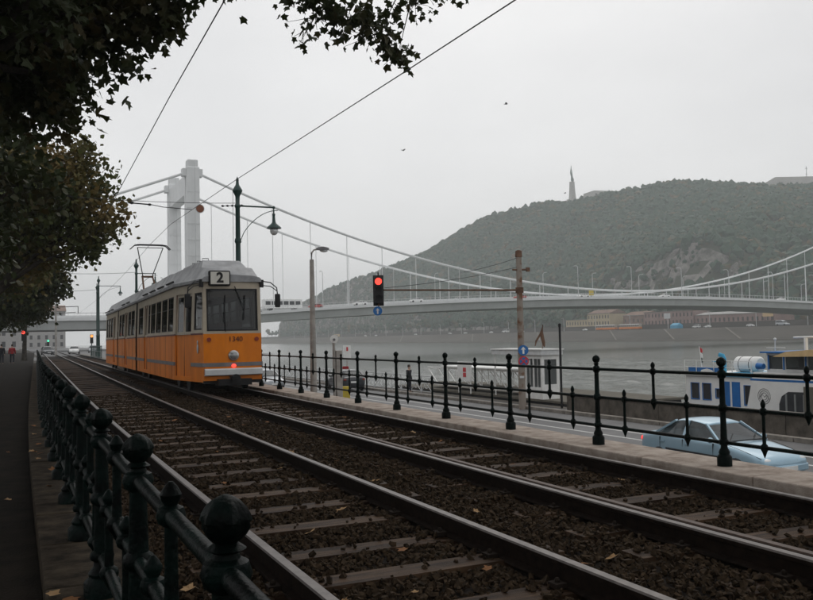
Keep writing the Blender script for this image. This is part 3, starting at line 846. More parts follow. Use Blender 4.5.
# street lamps along the far bank
lm = MB(); lm.tube([(0, 0, 0), (0, 0, 8.2), (-.5, 0, 9), (-1.6, 0, 9.1)], [.16, .11, .09, .08], 6); lm.box((-1.7, 0, 9.05), (.7, .3, .15)); lmm = lm.mesh('far_street_lamp', 'grey_white')
for i in range(22):
    o = link('far_street_lamp', lmm, None, (351.2, 290 + i * 31 * (1 + i * .012), 3.1))
    tag(o, 'slender pale street lamp on the far bank road', 'street lamp', 'street lamps on the far bank')
# ================================================================ SUSPENSION BRIDGE
def deck_z(x):
    z = 13.2 - .000253 * (x - 190) ** 2
    if x < 60: z = max(z, 7.8 - max(0, 20 - x) * .004)
    if x > 320: z = max(z, 8.2)
    return z
def cable_z(x): return 15.2 + .00146 * (x - 190) ** 2
YN, YF = 224.2, 250.8
br = empty('suspension_bridge', (44, 237.5, -4), label='white suspension bridge with a tall twin-legged pylon spanning the river', cat='bridge')
bt_ = Matrix.Translation((-44, -237.5, 4))
def bpart(mb, name, mats, smooth=False, bevel=0):
    o = mb.build(name, mats, br, smooth, bevel); o.matrix_parent_inverse = bt_; return o
xs = list(np.arange(-140, 480, 10.8))
m = MB(); m.rings([[(x, 221.2, deck_z(x) - .75), (x, 221.2, deck_z(x)), (x, 253.8, deck_z(x)), (x, 253.8, deck_z(x) - .75)] for x in xs]); bpart(m, 'deck', 'bridge_white')
m = MB(); m.rings([[(x, 223.0, deck_z(x) - 2.9), (x, 222.0, deck_z(x) - .7), (x, 253.0, deck_z(x) - .7), (x, 252.0, deck_z(x) - 2.9)] for x in xs]); bpart(m, 'girder', 'bridge_girder')
for i, x in enumerate(xs[:-1]):                                   # web panels between the stiffeners, near and far side
    m = MB(); a, b = x + .15, xs[i + 1] - .15
    m.rings([[(q, 222.93, deck_z(q) - 2.78), (q, 221.98, deck_z(q) - .8), (q, 222.1, deck_z(q) - .8), (q, 223.05, deck_z(q) - 2.78)] for q in (a, (a + b) / 2, b)])
    bpart(m, 'girder_panel', 'bridge_girder')
m = MB(); m.rings([[(x, 221.25, deck_z(x) + 1.05), (x, 221.25, deck_z(x) + 1.17), (x, 221.37, deck_z(x) + 1.17), (x, 221.37, deck_z(x) + 1.05)] for x in xs])
for x in np.arange(-135, 475, 1.35):
    m.bb((x - .03, 221.28, deck_z(x) - .02), (x + .03, 221.34, deck_z(x) + 1.08))
for y in (230.0, 245.0): m.rings([[(x, y, deck_z(x) + .3), (x, y, deck_z(x) + .8), (x, y + .15, deck_z(x) + .8), (x, y + .15, deck_z(x) + .3)] for x in xs])
o = bpart(m, 'railing', 'grey_white'); o['kind'] = 'stuff'
# pylons: fluted legs, cross beam, saddles
def leg(x, y):
    m = MB(); hw, hd = 1.7, 1.75
    pl = []
    for a, b in ((-hw, -hd), (-hw * .33, -hd), (-hw * .30, -hd + .22), (hw * .30, -hd + .22), (hw * .33, -hd), (hw, -hd), (hw, -hd * .33), (hw - .22, -hd * .3), (hw - .22, hd * .3), (hw, hd * .33),
                 (hw, hd), (hw * .33, hd), (hw * .3, hd - .22), (-hw * .3, hd - .22), (-hw * .33, hd), (-hw, hd), (-hw, hd * .33), (-hw + .22, hd * .3), (-hw + .22, -hd * .3), (-hw, -hd * .33)): pl.append((a, b))
    m.rings([[(x + a * k, y + b * k, z) for a, b in pl] for k, z in ((1.12, -4.2), (1.06, 7), (1.0, 20), (.97, 43.5), (.97, 46.8), (.8, 47.2), (.78, 48.8), (.7, 49.0))])
    m.bb((x - 2.6, y - 1.2, 44.6), (x - 1.6, y + 1.2, 46.6)); m.bb((x + 1.6, y - 1.2, 44.6), (x + 2.6, y + 1.2, 46.6))
    o = bpart(m, 'pylon_leg', 'bridge_white')
    for k in range(8):
        r_ = MB(); z = 11 + k * 4.2; r_.bb((x - 1.76, y - 1.83, z), (x + 1.76, y - 1.75, z + .05)); q = r_.build('plate_seam', 'grey_white', o)
for X_ in (44.0, 336.0):
    leg(X_, YN); leg(X_, YF)
    m = MB(); m.bb((X_ - 1.4, YN + 1.6, 40.2), (X_ + 1.4, YF - 1.6, 45.4)); bpart(m, 'pylon_crossbeam', 'bridge_white')
    m = MB(); m.bb((X_ - 6, YN - 6, -8), (X_ + 6, YF + 6, -1.0)); bpart(m, 'pylon_foundation', 'quay_stone')
for y in (YN, YF):
    m = MB(); m.tube([(x, y, cable_z(x)) for x in np.linspace(44, 336, 80)], .34, 8); bpart(m, 'main_cable', 'bridge_white', True)
    for a, b in (((44, 46.2), (-62, 8.5)), ((336, 46.2), (442, 8.5))):
        m = MB(); m.tube([(a[0] + (b[0] - a[0]) * t, y, a[1] + (b[1] - a[1]) * t - 3.2 * t * (1 - t)) for t in np.linspace(0, 1, 14)], .34, 8); bpart(m, 'backstay_cable', 'bridge_white', True)
    for k in range(1, 27):
        x = 44 + 10.81 * k
        m = MB(); m.bar((x, y, deck_z(x) - .2), (x, y, cable_z(x)), .10, 6); bpart(m, 'hanger', 'bridge_white')
for x in (-20, -62, -104, 380, 430):
    m = MB(); m.bb((x - 1, 224, -.6 if x < 0 else 5), (x + 1, 228, deck_z(x) - 3.2)); m.bb((x - 1, 247, -.6 if x < 0 else 5), (x + 1, 251, deck_z(x) - 3.2)); bpart(m, 'pier', 'bridge_under')
# lamps on the bridge
lm = MB(); lm.tube([(0, 0, 0), (0, 0, 9.6), (0, .5, 10.1), (0, 1.6, 10.2)], [.14, .1, .08, .07], 6); lm.box((0, 1.8, 10.15), (.25, .9, .15)); lmm = lm.mesh('bridge_lamp', 'grey_white')
for i in range(13):
    for y, rz in ((222.6, 0), (252.4, PI)):
        x = 36 + 21.62 * i + (7.0 if y > 240 else 0)
        o = link('bridge_lamp', lmm, None, (x, y, deck_z(x)), rz)
        tag(o, 'slender pale lamp post standing on the bridge deck', 'lamp post', 'lamp posts on the bridge')
sg = empty('bridge_sign', (170.5, 222.2, deck_z(170.5)), label='small yellow warning board on the bridge railing', cat='sign')
m = MB(); m.bb((-.9, -.05, .5), (.9, .05, 2.1)); m.build('board', 'yellow_box', sg); m = MB(); m.bar((0, .1, 0), (0, .1, 2), .06); m.build('post', 'black_iron', sg)

# ================================================================ CARS
def wheel_meshes():
    t = MB(); t.lathe([(.19, -.10), (.29, -.10), (.315, -.06), (.315, .06), (.29, .10), (.19, .10)], (0, 0, 0), 20)
    r_ = MB(); r_.lathe([(.03, .07), (.12, .085), (.20, .075), (.20, -.05), (.03, -.05)], (0, 0, 0), 14)
    return t.mesh('tyre', 'rubber', True), r_.mesh('rim', 'chrome', True)
TYRE, RIM = wheel_meshes()
def make_car(name, paint, loc, rz, label, group=None, kind='sedan', lights=False, detail=True, scale=1.0):
    t = empty(name, loc, rz, label, 'car', group); t.scale = (scale,) * 3
    van = kind == 'van'; hatch = kind == 'hatch'
    st = [(-2.12, .34, .56, .60, .58), (-2.06, .25, .64, .74, .66), (-1.85, .21, .73, .80, .72), (-1.3, .20, .83, .83, .76), (-.85, .20, .91, .84, .78), (0, .20, .94, .845, .79),
          (.9, .20, .96, .845, .78), (1.4, .21, .99, .83, .76), (1.85, .24, .97, .80, .72), (2.06, .28, .93, .76, .68), (2.12, .38, .82, .70, .66)]
    m = MB(); rs = []
    for y, zb, zs, hm, ht in st:
        zm = zb + (zs - zb) * .45; zh = zb + (zs - zb) * .8
        half = [(0, zb), (hm * .86, zb), (hm * .97, zb + .1), (hm, zm), (hm * .985, zh), (ht + (hm - ht) * .3, zs - .025), (ht, zs), (ht * .55, zs + .025), (0, zs + .035)]
        ring = [Vector((a, y, z)) for a, z in half] + [Vector((-a, y, z)) for a, z in half[-2:0:-1]]
        rs.append(ring)
    m.rings(rs); bd_ = m.build('body', paint, t, True)
    if detail: q_ = bd_.modifiers.new('sub', 'SUBSURF'); q_.levels = 1; q_.render_levels = 1
    # glasshouse
    if van: gh = [(-.95, .93, .74, .93), (-.55, 1.5, .66, .93), (.0, 1.72, .66, .93), (1.9, 1.72, .66, .93), (2.04, .95, .7, .93)]
    elif hatch: gh = [(-.85, .92, .73, .92), (-.2, 1.34, .57, .92), (.4, 1.42, .57, .94), (1.35, 1.36, .56, .95), (1.95, .96, .66, .95)]
    else: gh = [(-.85, .92, .73, .92), (-.18, 1.33, .565, .92), (.35, 1.40, .57, .94), (.85, 1.36, .56, .96), (1.55, .99, .66, .97)]
    m = MB(); rs = []
    for y, zt, ht, zb in gh:
        rs.append([Vector((-.765, y, zb - .04)), Vector((-ht, y, max(zt - .03, zb - .02))), Vector((-ht * .6, y, max(zt - .005, zb))), Vector((ht * .6, y, max(zt - .005, zb))), Vector((ht, y, max(zt - .03, zb - .02))), Vector((.765, y, zb - .04))])
    m.rings(rs); m.build('window_glass', 'car_glass', t)
    m = MB(); q = gh[1:4]; rs = []
    ext = [(q[0][0] - .05, q[0][1] - .03, q[0][2], 0)] + list(q) + [(q[-1][0] + .05, q[-1][1] - .03, q[-1][2], 0)]
    for y, zt, ht, _ in ext:
        rs.append([Vector((a * ht, y, zt + dz)) for a, dz in ((-1.04, -.05), (-.98, .0), (-.6, .028), (0, .038), (.6, .028), (.98, .0), (1.04, -.05), (.6, -.03), (-.6, -.03))])
    m.rings(rs); bd_ = m.build('roof', paint, t, True)
    if detail: q_ = bd_.modifiers.new('sub', 'SUBSURF'); q_.levels = 1; q_.render_levels = 2
    for s_ in (-1, 1):
        m = MB(); m.beam((s_ * .775, gh[0][0] + .02, gh[0][1] - .02), (s_ * (gh[1][2] + .005), gh[1][0], gh[1][1] - .01), .05, .05)
        m.build('pillar', paint, t); m = MB(); m.beam((s_ * .785, .42, .93), (s_ * .585, .40, gh[2][1] - .03), .09, .035)
        m.build('pillar', paint, t); m = MB(); m.beam((s_ * .785, gh[-1][0] - .08, gh[-1][1] - .03), (s_ * (gh[3][2] + .005), gh[3][0] + .02, gh[3][1] - .02), .13, .05)
        m.build('pillar', paint, t)
    for y in (-1.32, 1.28):
        for s_ in (-1, 1):
            w = link('wheel', TYRE, t, (s_ * .76, y, .315)); w.rotation_euler = (0, s_ * PI / 2, 0)
            if detail: link('rim', RIM, w)
    for s_ in (-1, 1):
        if detail:
            m = MB(); m.ball((s_ * .54, -2.0, .60), (.16, .08, .065)); m.build('headlight', 'lens_clear', t, True)
            m = MB(); m.ball((s_ * .90, -.62, .98), (.09, .06, .07)); m.build('wing_mirror', paint, t, True)
            for y in (-.05, .85):
                m = MB(); m.box((s_ * .835, y + .3, .79), (.03, .15, .025)); m.build('door_handle', paint, t)
            for y in (-.62, .42, 1.25):
                m = MB(); m.bb((s_ * .80, y - .004, .3), (s_ * .834, y + .004, .9)); m.build('door_seam', 'rubber', t)
        m = MB(); m.ball((s_ * .62, 2.05, .78), (.14, .07, .09)); m.build('tail_light', 'red_tail' if lights else 'lens_dull_red', t, True)
    if detail:
        for s_ in (-1, 1):
            m = MB(); m.tube([(s_ * .70, -1.98, .665), (s_ * .735, -1.5, .80), (s_ * .755, -.98, .905)], .006, 5); m.build('bonnet_seam', 'rubber', t)
            m = MB(); m.tube([(s_ * .775, -.80, .955), (s_ * .775, .3, .975), (s_ * .77, 1.45, 1.0)], .014, 5); m.build('window_seal', 'rubber', t)
            m = MB(); m.tube([(s_ * .85, -1.0, .60), (s_ * .862, 0, .61), (s_ * .85, 1.0, .62)], .022, 6); m.build('rubbing_strip', 'rubber', t)
            m = MB(); m.bar((s_ * .40 - .1, -.86, .955), (s_ * .40 + .25, -.62, 1.10), .010, 5); m.build('wiper', 'rubber', t)
        m = MB(); m.tube([(-.72, -.87, .945), (0, -.93, .96), (.72, -.87, .945)], .016, 5); m.build('windscreen_seal', 'rubber', t)
        m = MB(); m.rings([[(-.72, -2.09, z), (-.3, -2.15, z), (.3, -2.15, z), (.72, -2.09, z), (.72, -2.0, z), (-.72, -2.0, z)] for z in (.33, .50)]); m.build('bumper', paint, t, bevel=.03)
        m = MB(); m.bb((-.34, -2.10, .53), (.34, -2.02, .59)); m.build('grille', 'rubber', t)
        m = MB(); m.bb((-.26, -2.17, .37), (.26, -2.15, .47)); m.build('number_plate', 'white_paint', t)
        m = MB(); m.bb((-.26, 2.09, .56), (.26, 2.14, .68)); m.build('number_plate', 'white_paint', t)
    return t

make_car('car', 'car_blue', (15.8, 15.75, -2.15), 0.0, 'light blue saloon car driving along the quay road behind the railing', lights=True, scale=.96)
make_car('car', 'car_dark', (20.9, 54.5, -2.15), PI * .98, 'dark hatchback with a red roof board parked by the quay kerb', kind='hatch')
o = MB(); o.box((20.9, 55.2, -.66), (1.0, .3, .18)); o = o.build('roof_board', 'coat_red'); tag(o, 'red board lying on the roof of the dark hatchback', 'board')
make_car('car', 'car_silver', (16.9, 60.0, -2.15), 0.04, 'silver car with red tail lights lit, on the quay road behind the tram', lights=True, kind='hatch')
# traffic under and on the bridge, and on the far bank
make_car('car', 'car_white', (10.6, 158, -.34), -.1, 'white car at the level crossing before the bridge', None, lights=False)
make_car('car', 'car_dark', (6.1, 152, -.34), .08, 'dark car with red tail lights lit, waiting before the bridge', None, lights=True, kind='hatch')
make_car('car', 'car_silver', (14.9, 172, -.34), -.1, 'silver car further back on the road towards the bridge', None)
pc = [make_car('car', 'car_white', (92, 226.8, deck_z(92)), -PI / 2, 'pale car crossing the bridge', 'cars on the bridge', detail=False)]
for x, y in ((63, 233), (110, 227), (128, 234), (171, 227), (206, 228), (232, 234), (262, 228)):
    c = copy_tree(pc[0]); c.location = (x, y, deck_z(x))
for x, p_, lab, kd in ((79, 'car_red', 'red car crossing the bridge near the pylon', 'sedan'), (147, 'car_red', 'red estate car crossing the middle of the bridge', 'hatch')):
    make_car('car', p_, (x, 228, deck_z(x)), -PI / 2, lab, None, kind=kd, detail=False)
b_ = empty('bridge_bus', (69, 227.5, deck_z(69)), label='white bus crossing the bridge beside the pylon', cat='bus')
m = MB(); m.bb((-5.5, -1.25, .5), (5.5, 1.25, 3.1)); m.build('body', 'car_white', b_, bevel=.15)
for k in range(6): m = MB(); m.bb((-5.0 + 1.7 * k, -1.28, 1.5), (-3.6 + 1.7 * k, -1.24, 2.5)); m.build('window', 'window_dark', b_)
for x in (-3.4, 3.4): m = MB(); m.lathe([(.48, -1.2), (.48, 1.2)], (0, 0, 0), 12); w = m.build('wheel', 'rubber', b_, loc=(x, 0, .48)); w.rotation_euler = (PI / 2, 0, 0)
fc = make_car('car', 'car_white', (338, 342, 3.12), PI, 'white car parked on the far bank road', 'cars on the far bank', detail=False)
for i, (x, y) in enumerate(((337, 312), (337, 605), (338, 566), (338, 633), (338, 700), (337, 790), (338, 820), (337, 447), (337, 521), (337, 905))):
    c = copy_tree(fc); c.location = (x, y, 3.12); c.rotation_euler = (0, 0, PI if i % 3 else 0)
make_car('car', 'car_white', (338, 350, 3.12), PI, 'white van parked on the far bank road', None, kind='van', detail=False, scale=1.15)
make_car('car', 'car_silver', (341, 296, 3.12), 0, 'large grey van parked on the far bank road', None, kind='van', detail=False, scale=1.6)
make_car('car', 'car_white', (338, 545, 3.12), PI, 'white lorry-sized van far along the opposite bank', None, kind='van', detail=False, scale=1.7)
fb = empty('far_bus', (340, 910, 3.12), label='orange bus far along the opposite bank', cat='bus')
m = MB(); m.bb((-1.2, -7, .5), (1.2, 7, 3.2)); m.build('body', 'canvas', fb, bevel=.1)
for k in range(6): m = MB(); m.bb((-1.24, -6.3 + 2.1 * k, 1.6), (-1.2, -4.6 + 2.1 * k, 2.6)); m.build('window', 'window_dark', fb)
# ================================================================ THE TRAM
TS = 22.0; TD = 5.059
root0 = P(TD, TS)
tram = empty('tram', root0, label='orange and cream articulated tram with grey roof, route 2, coming along the track', cat='tram')
SECT = [(22.0, 33.75), (34.25, 41.75), (42.25, 51.6)]
def sect_tf(k):
    a, b = P(TD, SECT[k][0]), P(TD, SECT[k][1]); d = (b - a).normalized(); rt = Vector((d.y, -d.x, 0))
    return lambda v: (a - root0) + rt * v[0] + d * v[1] + Vector((0, 0, v[2]))
def wall_pt(p0, p1, u, z, inn):
    """point on a side wall: u metres from p0 towards p1, leaning inwards above the belt"""
    d = Vector((p1[0] - p0[0], p1[1] - p0[1], 0)); L_ = d.length; d /= L_
    q = Vector((p0[0], p0[1], 0)) + d * u
    nin = Vector((-p0[0] - p1[0], 0, 0)).normalized() if abs(p0[0] + p1[0]) > .2 else Vector((0, 1, 0))
    return q + nin * (inn + max(0, z - 1.55) * .035) + Vector((0, 0, z))
def wall(mb, p0, p1, z0, z1, ops=(), depth=.05):
    L_ = math.hypot(p1[0] - p0[0], p1[1] - p0[1])
    ub = sorted({0.0, L_} | {round(o[0], 4) for o in ops} | {round(o[1], 4) for o in ops})
    zb = sorted({z0, z1} | {o[2] for o in ops} | {o[3] for o in ops})
    for a, b in zip(ub, ub[1:]):
        for c, d in zip(zb, zb[1:]):
            if any(o[0] - 1e-3 <= a and b <= o[1] + 1e-3 and o[2] - 1e-3 <= c and d <= o[3] + 1e-3 for o in ops): continue
            mb.add([wall_pt(p0, p1, *q, 0) for q in ((a, c), (b, c), (b, d), (a, d))], [(0, 1, 2, 3)])
    for a, b, c, d in ops:
        f_ = [wall_pt(p0, p1, *q, 0) for q in ((a, c), (b, c), (b, d), (a, d))]; g_ = [wall_pt(p0, p1, *q, depth) for q in ((a, c), (b, c), (b, d), (a, d))]
        mb.add(f_ + g_, [(0, 1, 5, 4), (1, 2, 6, 5), (2, 3, 7, 6), (3, 0, 4, 7)])
def bar_on(mb, p0, p1, a, b, c, d, i0, i1):
    q = ((a, c), (b, c), (b, d), (a, d))
    mb.add([wall_pt(p0, p1, *k, i0) for k in q] + [wall_pt(p0, p1, *k, i1) for k in q], [(0, 1, 2, 3), (4, 5, 6, 7), (0, 1, 5, 4), (1, 2, 6, 5), (2, 3, 7, 6), (3, 0, 4, 7)])
def window(tf, p0, p1, o, hopper=True, name='window'):
    a, b, c, d = o; w = .035; fm = MB(tf)
    bar_on(fm, p0, p1, a, a + w, c, d, .012, .045); bar_on(fm, p0, p1, b - w, b, c, d, .012, .045)
    bar_on(fm, p0, p1, a + w, b - w, c, c + w, .012, .045); bar_on(fm, p0, p1, a + w, b - w, d - w, d, .012, .045)
    if hopper: bar_on(fm, p0, p1, a + w, b - w, d - (d - c) * .36, d - (d - c) * .36 + .03, .014, .042)
    f_ = fm.build(name, 'rubber', tram)
    pm = MB(tf); pm.add([wall_pt(p0, p1, *k, .03) for k in ((a, c), (b, c), (b, d), (a, d))], [(0, 1, 2, 3)])
    pm.build('pane', 'tram_glass', f_)
def door(tf, p0, p1, a, b, leaves=2):
    """folding door: orange below the belt, cream above, a tall narrow pane in each leaf"""
    w = (b - a) / leaves
    for k in range(leaves):
        u0, u1 = a + k * w + .012, a + (k + 1) * w - .012
        m = MB(tf); m.cur = 0
        bar_on(m, p0, p1, u0, u1, .42, 1.55, .035, .06)
        m.cur = 1
        for q in ((u0, u0 + .07, 1.55, 2.66), (u1 - .07, u1, 1.55, 2.66), (u0 + .07, u1 - .07, 2.58, 2.66), (u0 + .07, u1 - .07, 1.55, 1.63)): bar_on(m, p0, p1, *q, .035, .06)
        dr = m.build('door', ['tram_orange', 'tram_cream'], tram)
        m = MB(tf); m.add([wall_pt(p0, p1, *q, .045) for q in ((u0 + .07, 1.63), (u1 - .07, 1.63), (u1 - .07, 2.58), (u0 + .07, 2.58))], [(0, 1, 2, 3)]); m.build('pane', 'tram_glass', dr)
    m = MB(tf)
    for u in [a + k * w for k in range(leaves + 1)]: bar_on(m, p0, p1, u - .012, u + .012, .42, 2.66, .02, .055)
    m.build('door_seal', 'maroon', tram)
def strips_of(k):
    L_ = SECT[k][1] - SECT[k][0]
    if k == 0: plan = [(-1.15, L_), (-1.15, 2.35), (-.755, .07)]
    elif k == 1: plan = [(-1.15, L_), (-1.15, 0)]
    else: plan = [(-.755, L_ - .07), (-1.15, L_ - 2.35), (-1.15, 0)]
    left = list(zip(plan, plan[1:]))
    return left + [((-b[0], b[1]), (-a[0], a[1])) for a, b in left]
WZ0, WZ1 = 1.66, 2.64
for k in range(3):
    tf = sect_tf(k); L_ = SECT[k][1] - SECT[k][0]
    trim = MB(tf); belt = MB(tf)
    for p0, p1 in strips_of(k):
        SL = math.hypot(p1[0] - p0[0], p1[1] - p0[1]); lf = p0[0] < 0
        nose = SL < 3 and k != 1
        wins, doors = [], []
        conv = (lambda a, b: (a, b)) if lf else (lambda a, b: (SL - b, SL - a))
        if nose:
            front_first = (k == 0)
            if front_first: wins = [conv(1.62, 2.22)]; doors = [conv(.12, 1.42)]
            else: wins = [conv(.10, .70)]; doors = [conv(.9, 2.2)]
        elif k == 0:      # from the joint towards the nose, SL = 9.4
            doors = [conv(2.25, 3.25)] if lf else []
            wins = [conv(.35, 1.1), conv(1.2, 2.0), conv(4.1, 5.3), conv(5.45, 6.65), conv(6.8, 8.0), conv(8.15, 9.2)] if lf else [conv(.35 + 1.5 * i, 1.6 + 1.5 * i) for i in range(6)]
            if lf: wins[0:2] = [conv(.45, 1.85)]; wins += [conv(3.4, 3.95)]
        elif k == 1:
            doors = [conv(3.0, 4.2)] if lf else []
            wins = [conv(.4, 1.5), conv(1.65, 2.8), conv(4.45, 5.6), conv(5.75, 7.0)] if lf else [conv(.4 + 1.72 * i, 1.95 + 1.72 * i) for i in range(4)]
        else:
            doors = [conv(4.6, 5.8)] if lf else []
            wins = [conv(.3, 1.5), conv(1.7, 2.95), conv(3.15, 4.35)] if lf else [conv(.3 + 1.6 * i, 1.75 + 1.6 * i) for i in range(4)]
        lo, up = MB(tf), MB(tf)
        wo = [(a, b, WZ0, WZ1) for a, b in wins]
        dl = [(a, b, .42, 1.55) for a, b in doors]; du = [(a, b, 1.55, 2.66) for a, b in doors]
        wall(lo, p0, p1, .30, 1.55, dl); wall(up, p0, p1, 1.55, 2.93, wo + du)
        lo.build('lower_panel', 'tram_orange', tram); up.build('upper_panel', 'tram_cream', tram)
        for o in wo: window(tf, p0, p1, o, not nose)
        for a, b in doors: door(tf, p0, p1, a, b, 2)
        # rubbing strip and belt line between the doors
        segs = []; u = 0.0
        for a, b in sorted(doors): segs.append((u, a)); u = b
        segs.append((u, SL))
        for a, b in segs:
            if b - a > .1: bar_on(trim, p0, p1, a, b, .70, .80, -.018, .01); bar_on(belt, p0, p1, a, b, 1.535, 1.575, -.010, .01)
        bar_on(trim, p0, p1, 0, SL, 2.885, 2.93, -.03, .02)
        for a, b in segs:                                       # riveted panel joints
            for u in np.arange(a + .75, b - .3, 1.25):
                sm = MB(tf); bar_on(sm, p0, p1, u - .006, u + .006, .32, 1.53, -.004, .01); sm.build('panel_seam', 'maroon', tram)
    trim.build('rubbing_strip', 'tram_trim', tram); belt.build('belt_line', 'maroon', tram)
    # roof
    def rr(y, hw, top): return [(-hw - .03, y, 2.90), (-hw - .03, y, 2.98), (-hw + .02, y, 3.02), (-hw * .76, y, top), (0, y, top + .03), (hw * .76, y, top), (hw - .02, y, 3.02), (hw + .03, y, 2.98), (hw + .03, y, 2.90)]
    if k == 0: st = [rr(-.03, .74, 3.06), rr(.25, .78, 3.28), rr(.8, .87, 3.34), rr(2.35, 1.12, 3.42), rr(L_ - .12, 1.12, 3.44), rr(L_, 1.06, 3.36)]
    elif k == 1: st = [rr(0, 1.06, 3.36), rr(.12, 1.12, 3.44), rr(L_ - .12, 1.12, 3.44), rr(L_, 1.06, 3.36)]
    else: st = [rr(0, 1.06, 3.36), rr(.12, 1.12, 3.44), rr(L_ - 2.35, 1.12, 3.42), rr(L_ - .35, .80, 3.28), rr(L_ + .03, .74, 3.06)]
    m = MB(tf); m.rings(st); m.build('roof', 'tram_roof', tram, True)
    m = MB(tf)      # gutter slots along the eaves
    y = 2.6
    while y < L_ - 2.6:
        for s_ in (-1, 1): m.box((s_ * 1.125, y + .6, 3.06), (.05, 1.3, .04))
        y += 2.0
    if m.v: m.build('roof_vents', 'black_iron', tram)['kind'] = 'stuff'
    # floor, ceiling, seats
    m = MB(tf); m.bb((-.72 if k != 1 else -1.08, .12 if k == 0 else 0, .80), (.72 if k != 1 else 1.08, L_ - .12, .86)); m.bb((-1.0, 2.4 if k == 0 else 0, 2.80), (1.0, L_ - (2.4 if k == 2 else 0), 2.84)); m.build('floor', 'interior', tram)
    for i in range(int(L_ / 1.7)):
        y = (2.9 if k == 0 else .6) + 1.5 * i
        if y > L_ - 1: break
        for s_ in (-1, 1):
            m = MB(tf); m.box((s_ * .72, y, 1.28), (.44, .42, .06)); m.box((s_ * .72, y + .22, 1.6), (.44, .06, .66)); m.box((s_ * .72, y, 1.05), (.06, .06, .42)); m.build('seat', 'seat_red', tram)
    # running gear
    for yb in ((2.9,) if k == 0 else (-.25,) if k == 1 else (-.25, L_ - 2.9)):
        b = MB(tf)
        for s_ in (-1, 1): b.box((s_ * .86, yb, .42), (.12, 2.5, .20))
        b.box((0, yb, .45), (1.7, .35, .22)); bo = b.build('bogie', 'black_iron', tram)
        for y2 in (-.9, .9):
            for s_ in (-1, 1):
                w = MB(tf); c = Vector((s_ * .755, yb + y2, .345)); w.tube([c - Vector((.05, 0, 0)), c + Vector((.05, 0, 0))], .34, 20); w.build('wheel', 'black_iron', bo)
    m = MB(tf); m.bb((-.95, 2.3 if k == 0 else .2, .28), (.95, L_ - (2.3 if k == 2 else .5), .78)); m.build('underframe', 'black_iron', tram)
# joints between the sections
for a, b in ((33.70, 34.30), (41.70, 42.30)):
    m = MB(); n_ = 6
    for i in range(n_ + 1):
        s = a + (b - a) * i / n_; q = P(TD, s) - root0; w = 1.08 if i % 2 == 0 else 1.0
        m.rings([[q + Vector((sx * w, dy, z)) for sx, z in ((-1, .5), (-1, 2.9), (-.8, 3.2), (.8, 3.2), (1, 2.9), (1, .5))] for dy in (0, .06)])
    m.build('joint_bellows', 'rubber', tram)
# ---- the front
tf = sect_tf(0)
def fr(x, z, d=0.0):      # front face: slightly bowed, raked above the belt
    return Vector((x, -.02 - .06 * (1 - (x / .76) ** 2) + max(0, z - 1.55) * .06 + d, z))
def fpatch(mb, x0, x1, z0, z1, d=0.0, nx_=6, th=None):
    vs = [fr(x0 + (x1 - x0) * i / nx_, z, d) for z in (z0, z1) for i in range(nx_ + 1)]
    mb.add(vs, [(i, i + 1, nx_ + 2 + i, nx_ + 1 + i) for i in range(nx_)])
    if th is not None:
        vs2 = vs + [v + Vector((0, th, 0)) for v in vs]; o = 2 * (nx_ + 1)
        e = list(range(nx_ + 1)) + list(range(2 * nx_ + 1, nx_, -1))
        mb.add(vs2, [(e[i], e[(i + 1) % len(e)], e[(i + 1) % len(e)] + o, e[i] + o) for i in range(len(e))])
FX = .755
m = MB(tf); fpatch(m, -FX, FX, .34, 1.55, 0, 8, .1); m.build('front_panel', 'tram_orange', tram)
m = MB(tf)
fpatch(m, -FX, -.665, 1.55, 2.93, 0, 2, .09); fpatch(m, .665, FX, 1.55, 2.93, 0, 2, .09); fpatch(m, -.665, .665, 2.72, 2.93, 0, 8, .09); fpatch(m, -.665, .665, 1.55, 1.62, 0, 8, .09)
m.build('front_frame', 'tram_cream', tram)
m = MB(tf)
for q in ((-.665, -.63, 1.62, 2.72), (.63, .665, 1.62, 2.72), (-.63, .63, 2.685, 2.72), (-.63, .63, 1.62, 1.655)): fpatch(m, *q, -.008, 6, .05)
ws = m.build('windscreen', 'rubber', tram)
m = MB(tf); fpatch(m, -.63, .63, 1.655, 2.685, .02, 10); m.build('pane', 'tram_glass', ws)
m = MB(tf); fpatch(m, -.58, .58, 2.5, 2.66, .12, 4, .02); m.build('sun_blind', 'canvas', tram)
m = MB(tf); fpatch(m, -.62, .62, 1.45, 1.72, .35, 4, .3); m.build('dashboard', 'interior', tram)
for x, x2 in ((-.20, -.22), (.06, .30)):
    m = MB(tf); m.bar(fr(x, 1.60 if x < 0 else 2.78, -.03), fr(x2, 2.35 if x < 0 else 2.2, -.035), .012); m.bar(fr(x2 - .02, 1.85 if x < 0 else 1.9, -.03), fr(x2 + .03, 2.55, -.03), .014)
    m.build('wiper', 'black_iron', tram)
m = MB(tf); fpatch(m, -.78, .78, .70, .80, -.02, 8, .05); m.build('front_strip', 'tram_trim', tram)
m = MB(tf)
m.rings([[fr(x * .74, z, d) for x in np.linspace(-1, 1, 9)] + [fr(x * .74, z, d + .12) for x in np.linspace(1, -1, 9)] for z, d in ((.47, -.12), (.49, -.15), (.62, -.15), (.65, -.11))])
m.build('bumper', 'grey_white', tram)
m = MB(tf); c = fr(0, .98, -.0); m.tube([c + Vector((0, .02, 0)), c + Vector((0, -.045, 0)), c + Vector((0, -.06, 0))], [.135, .135, .11], 20); hl = m.build('headlight', 'lens_ring', tram, True)
m = MB(tf); m.ball(c + Vector((0, -.05, 0)), (.105, .035, .105), 16); m.build('lens', 'lens_grey', hl, True)
m = MB(tf); m.ball(fr(0, .715, -.035), (.06, .03, .05), 12); m.build('marker_lamp', 'red_lit', tram, True)
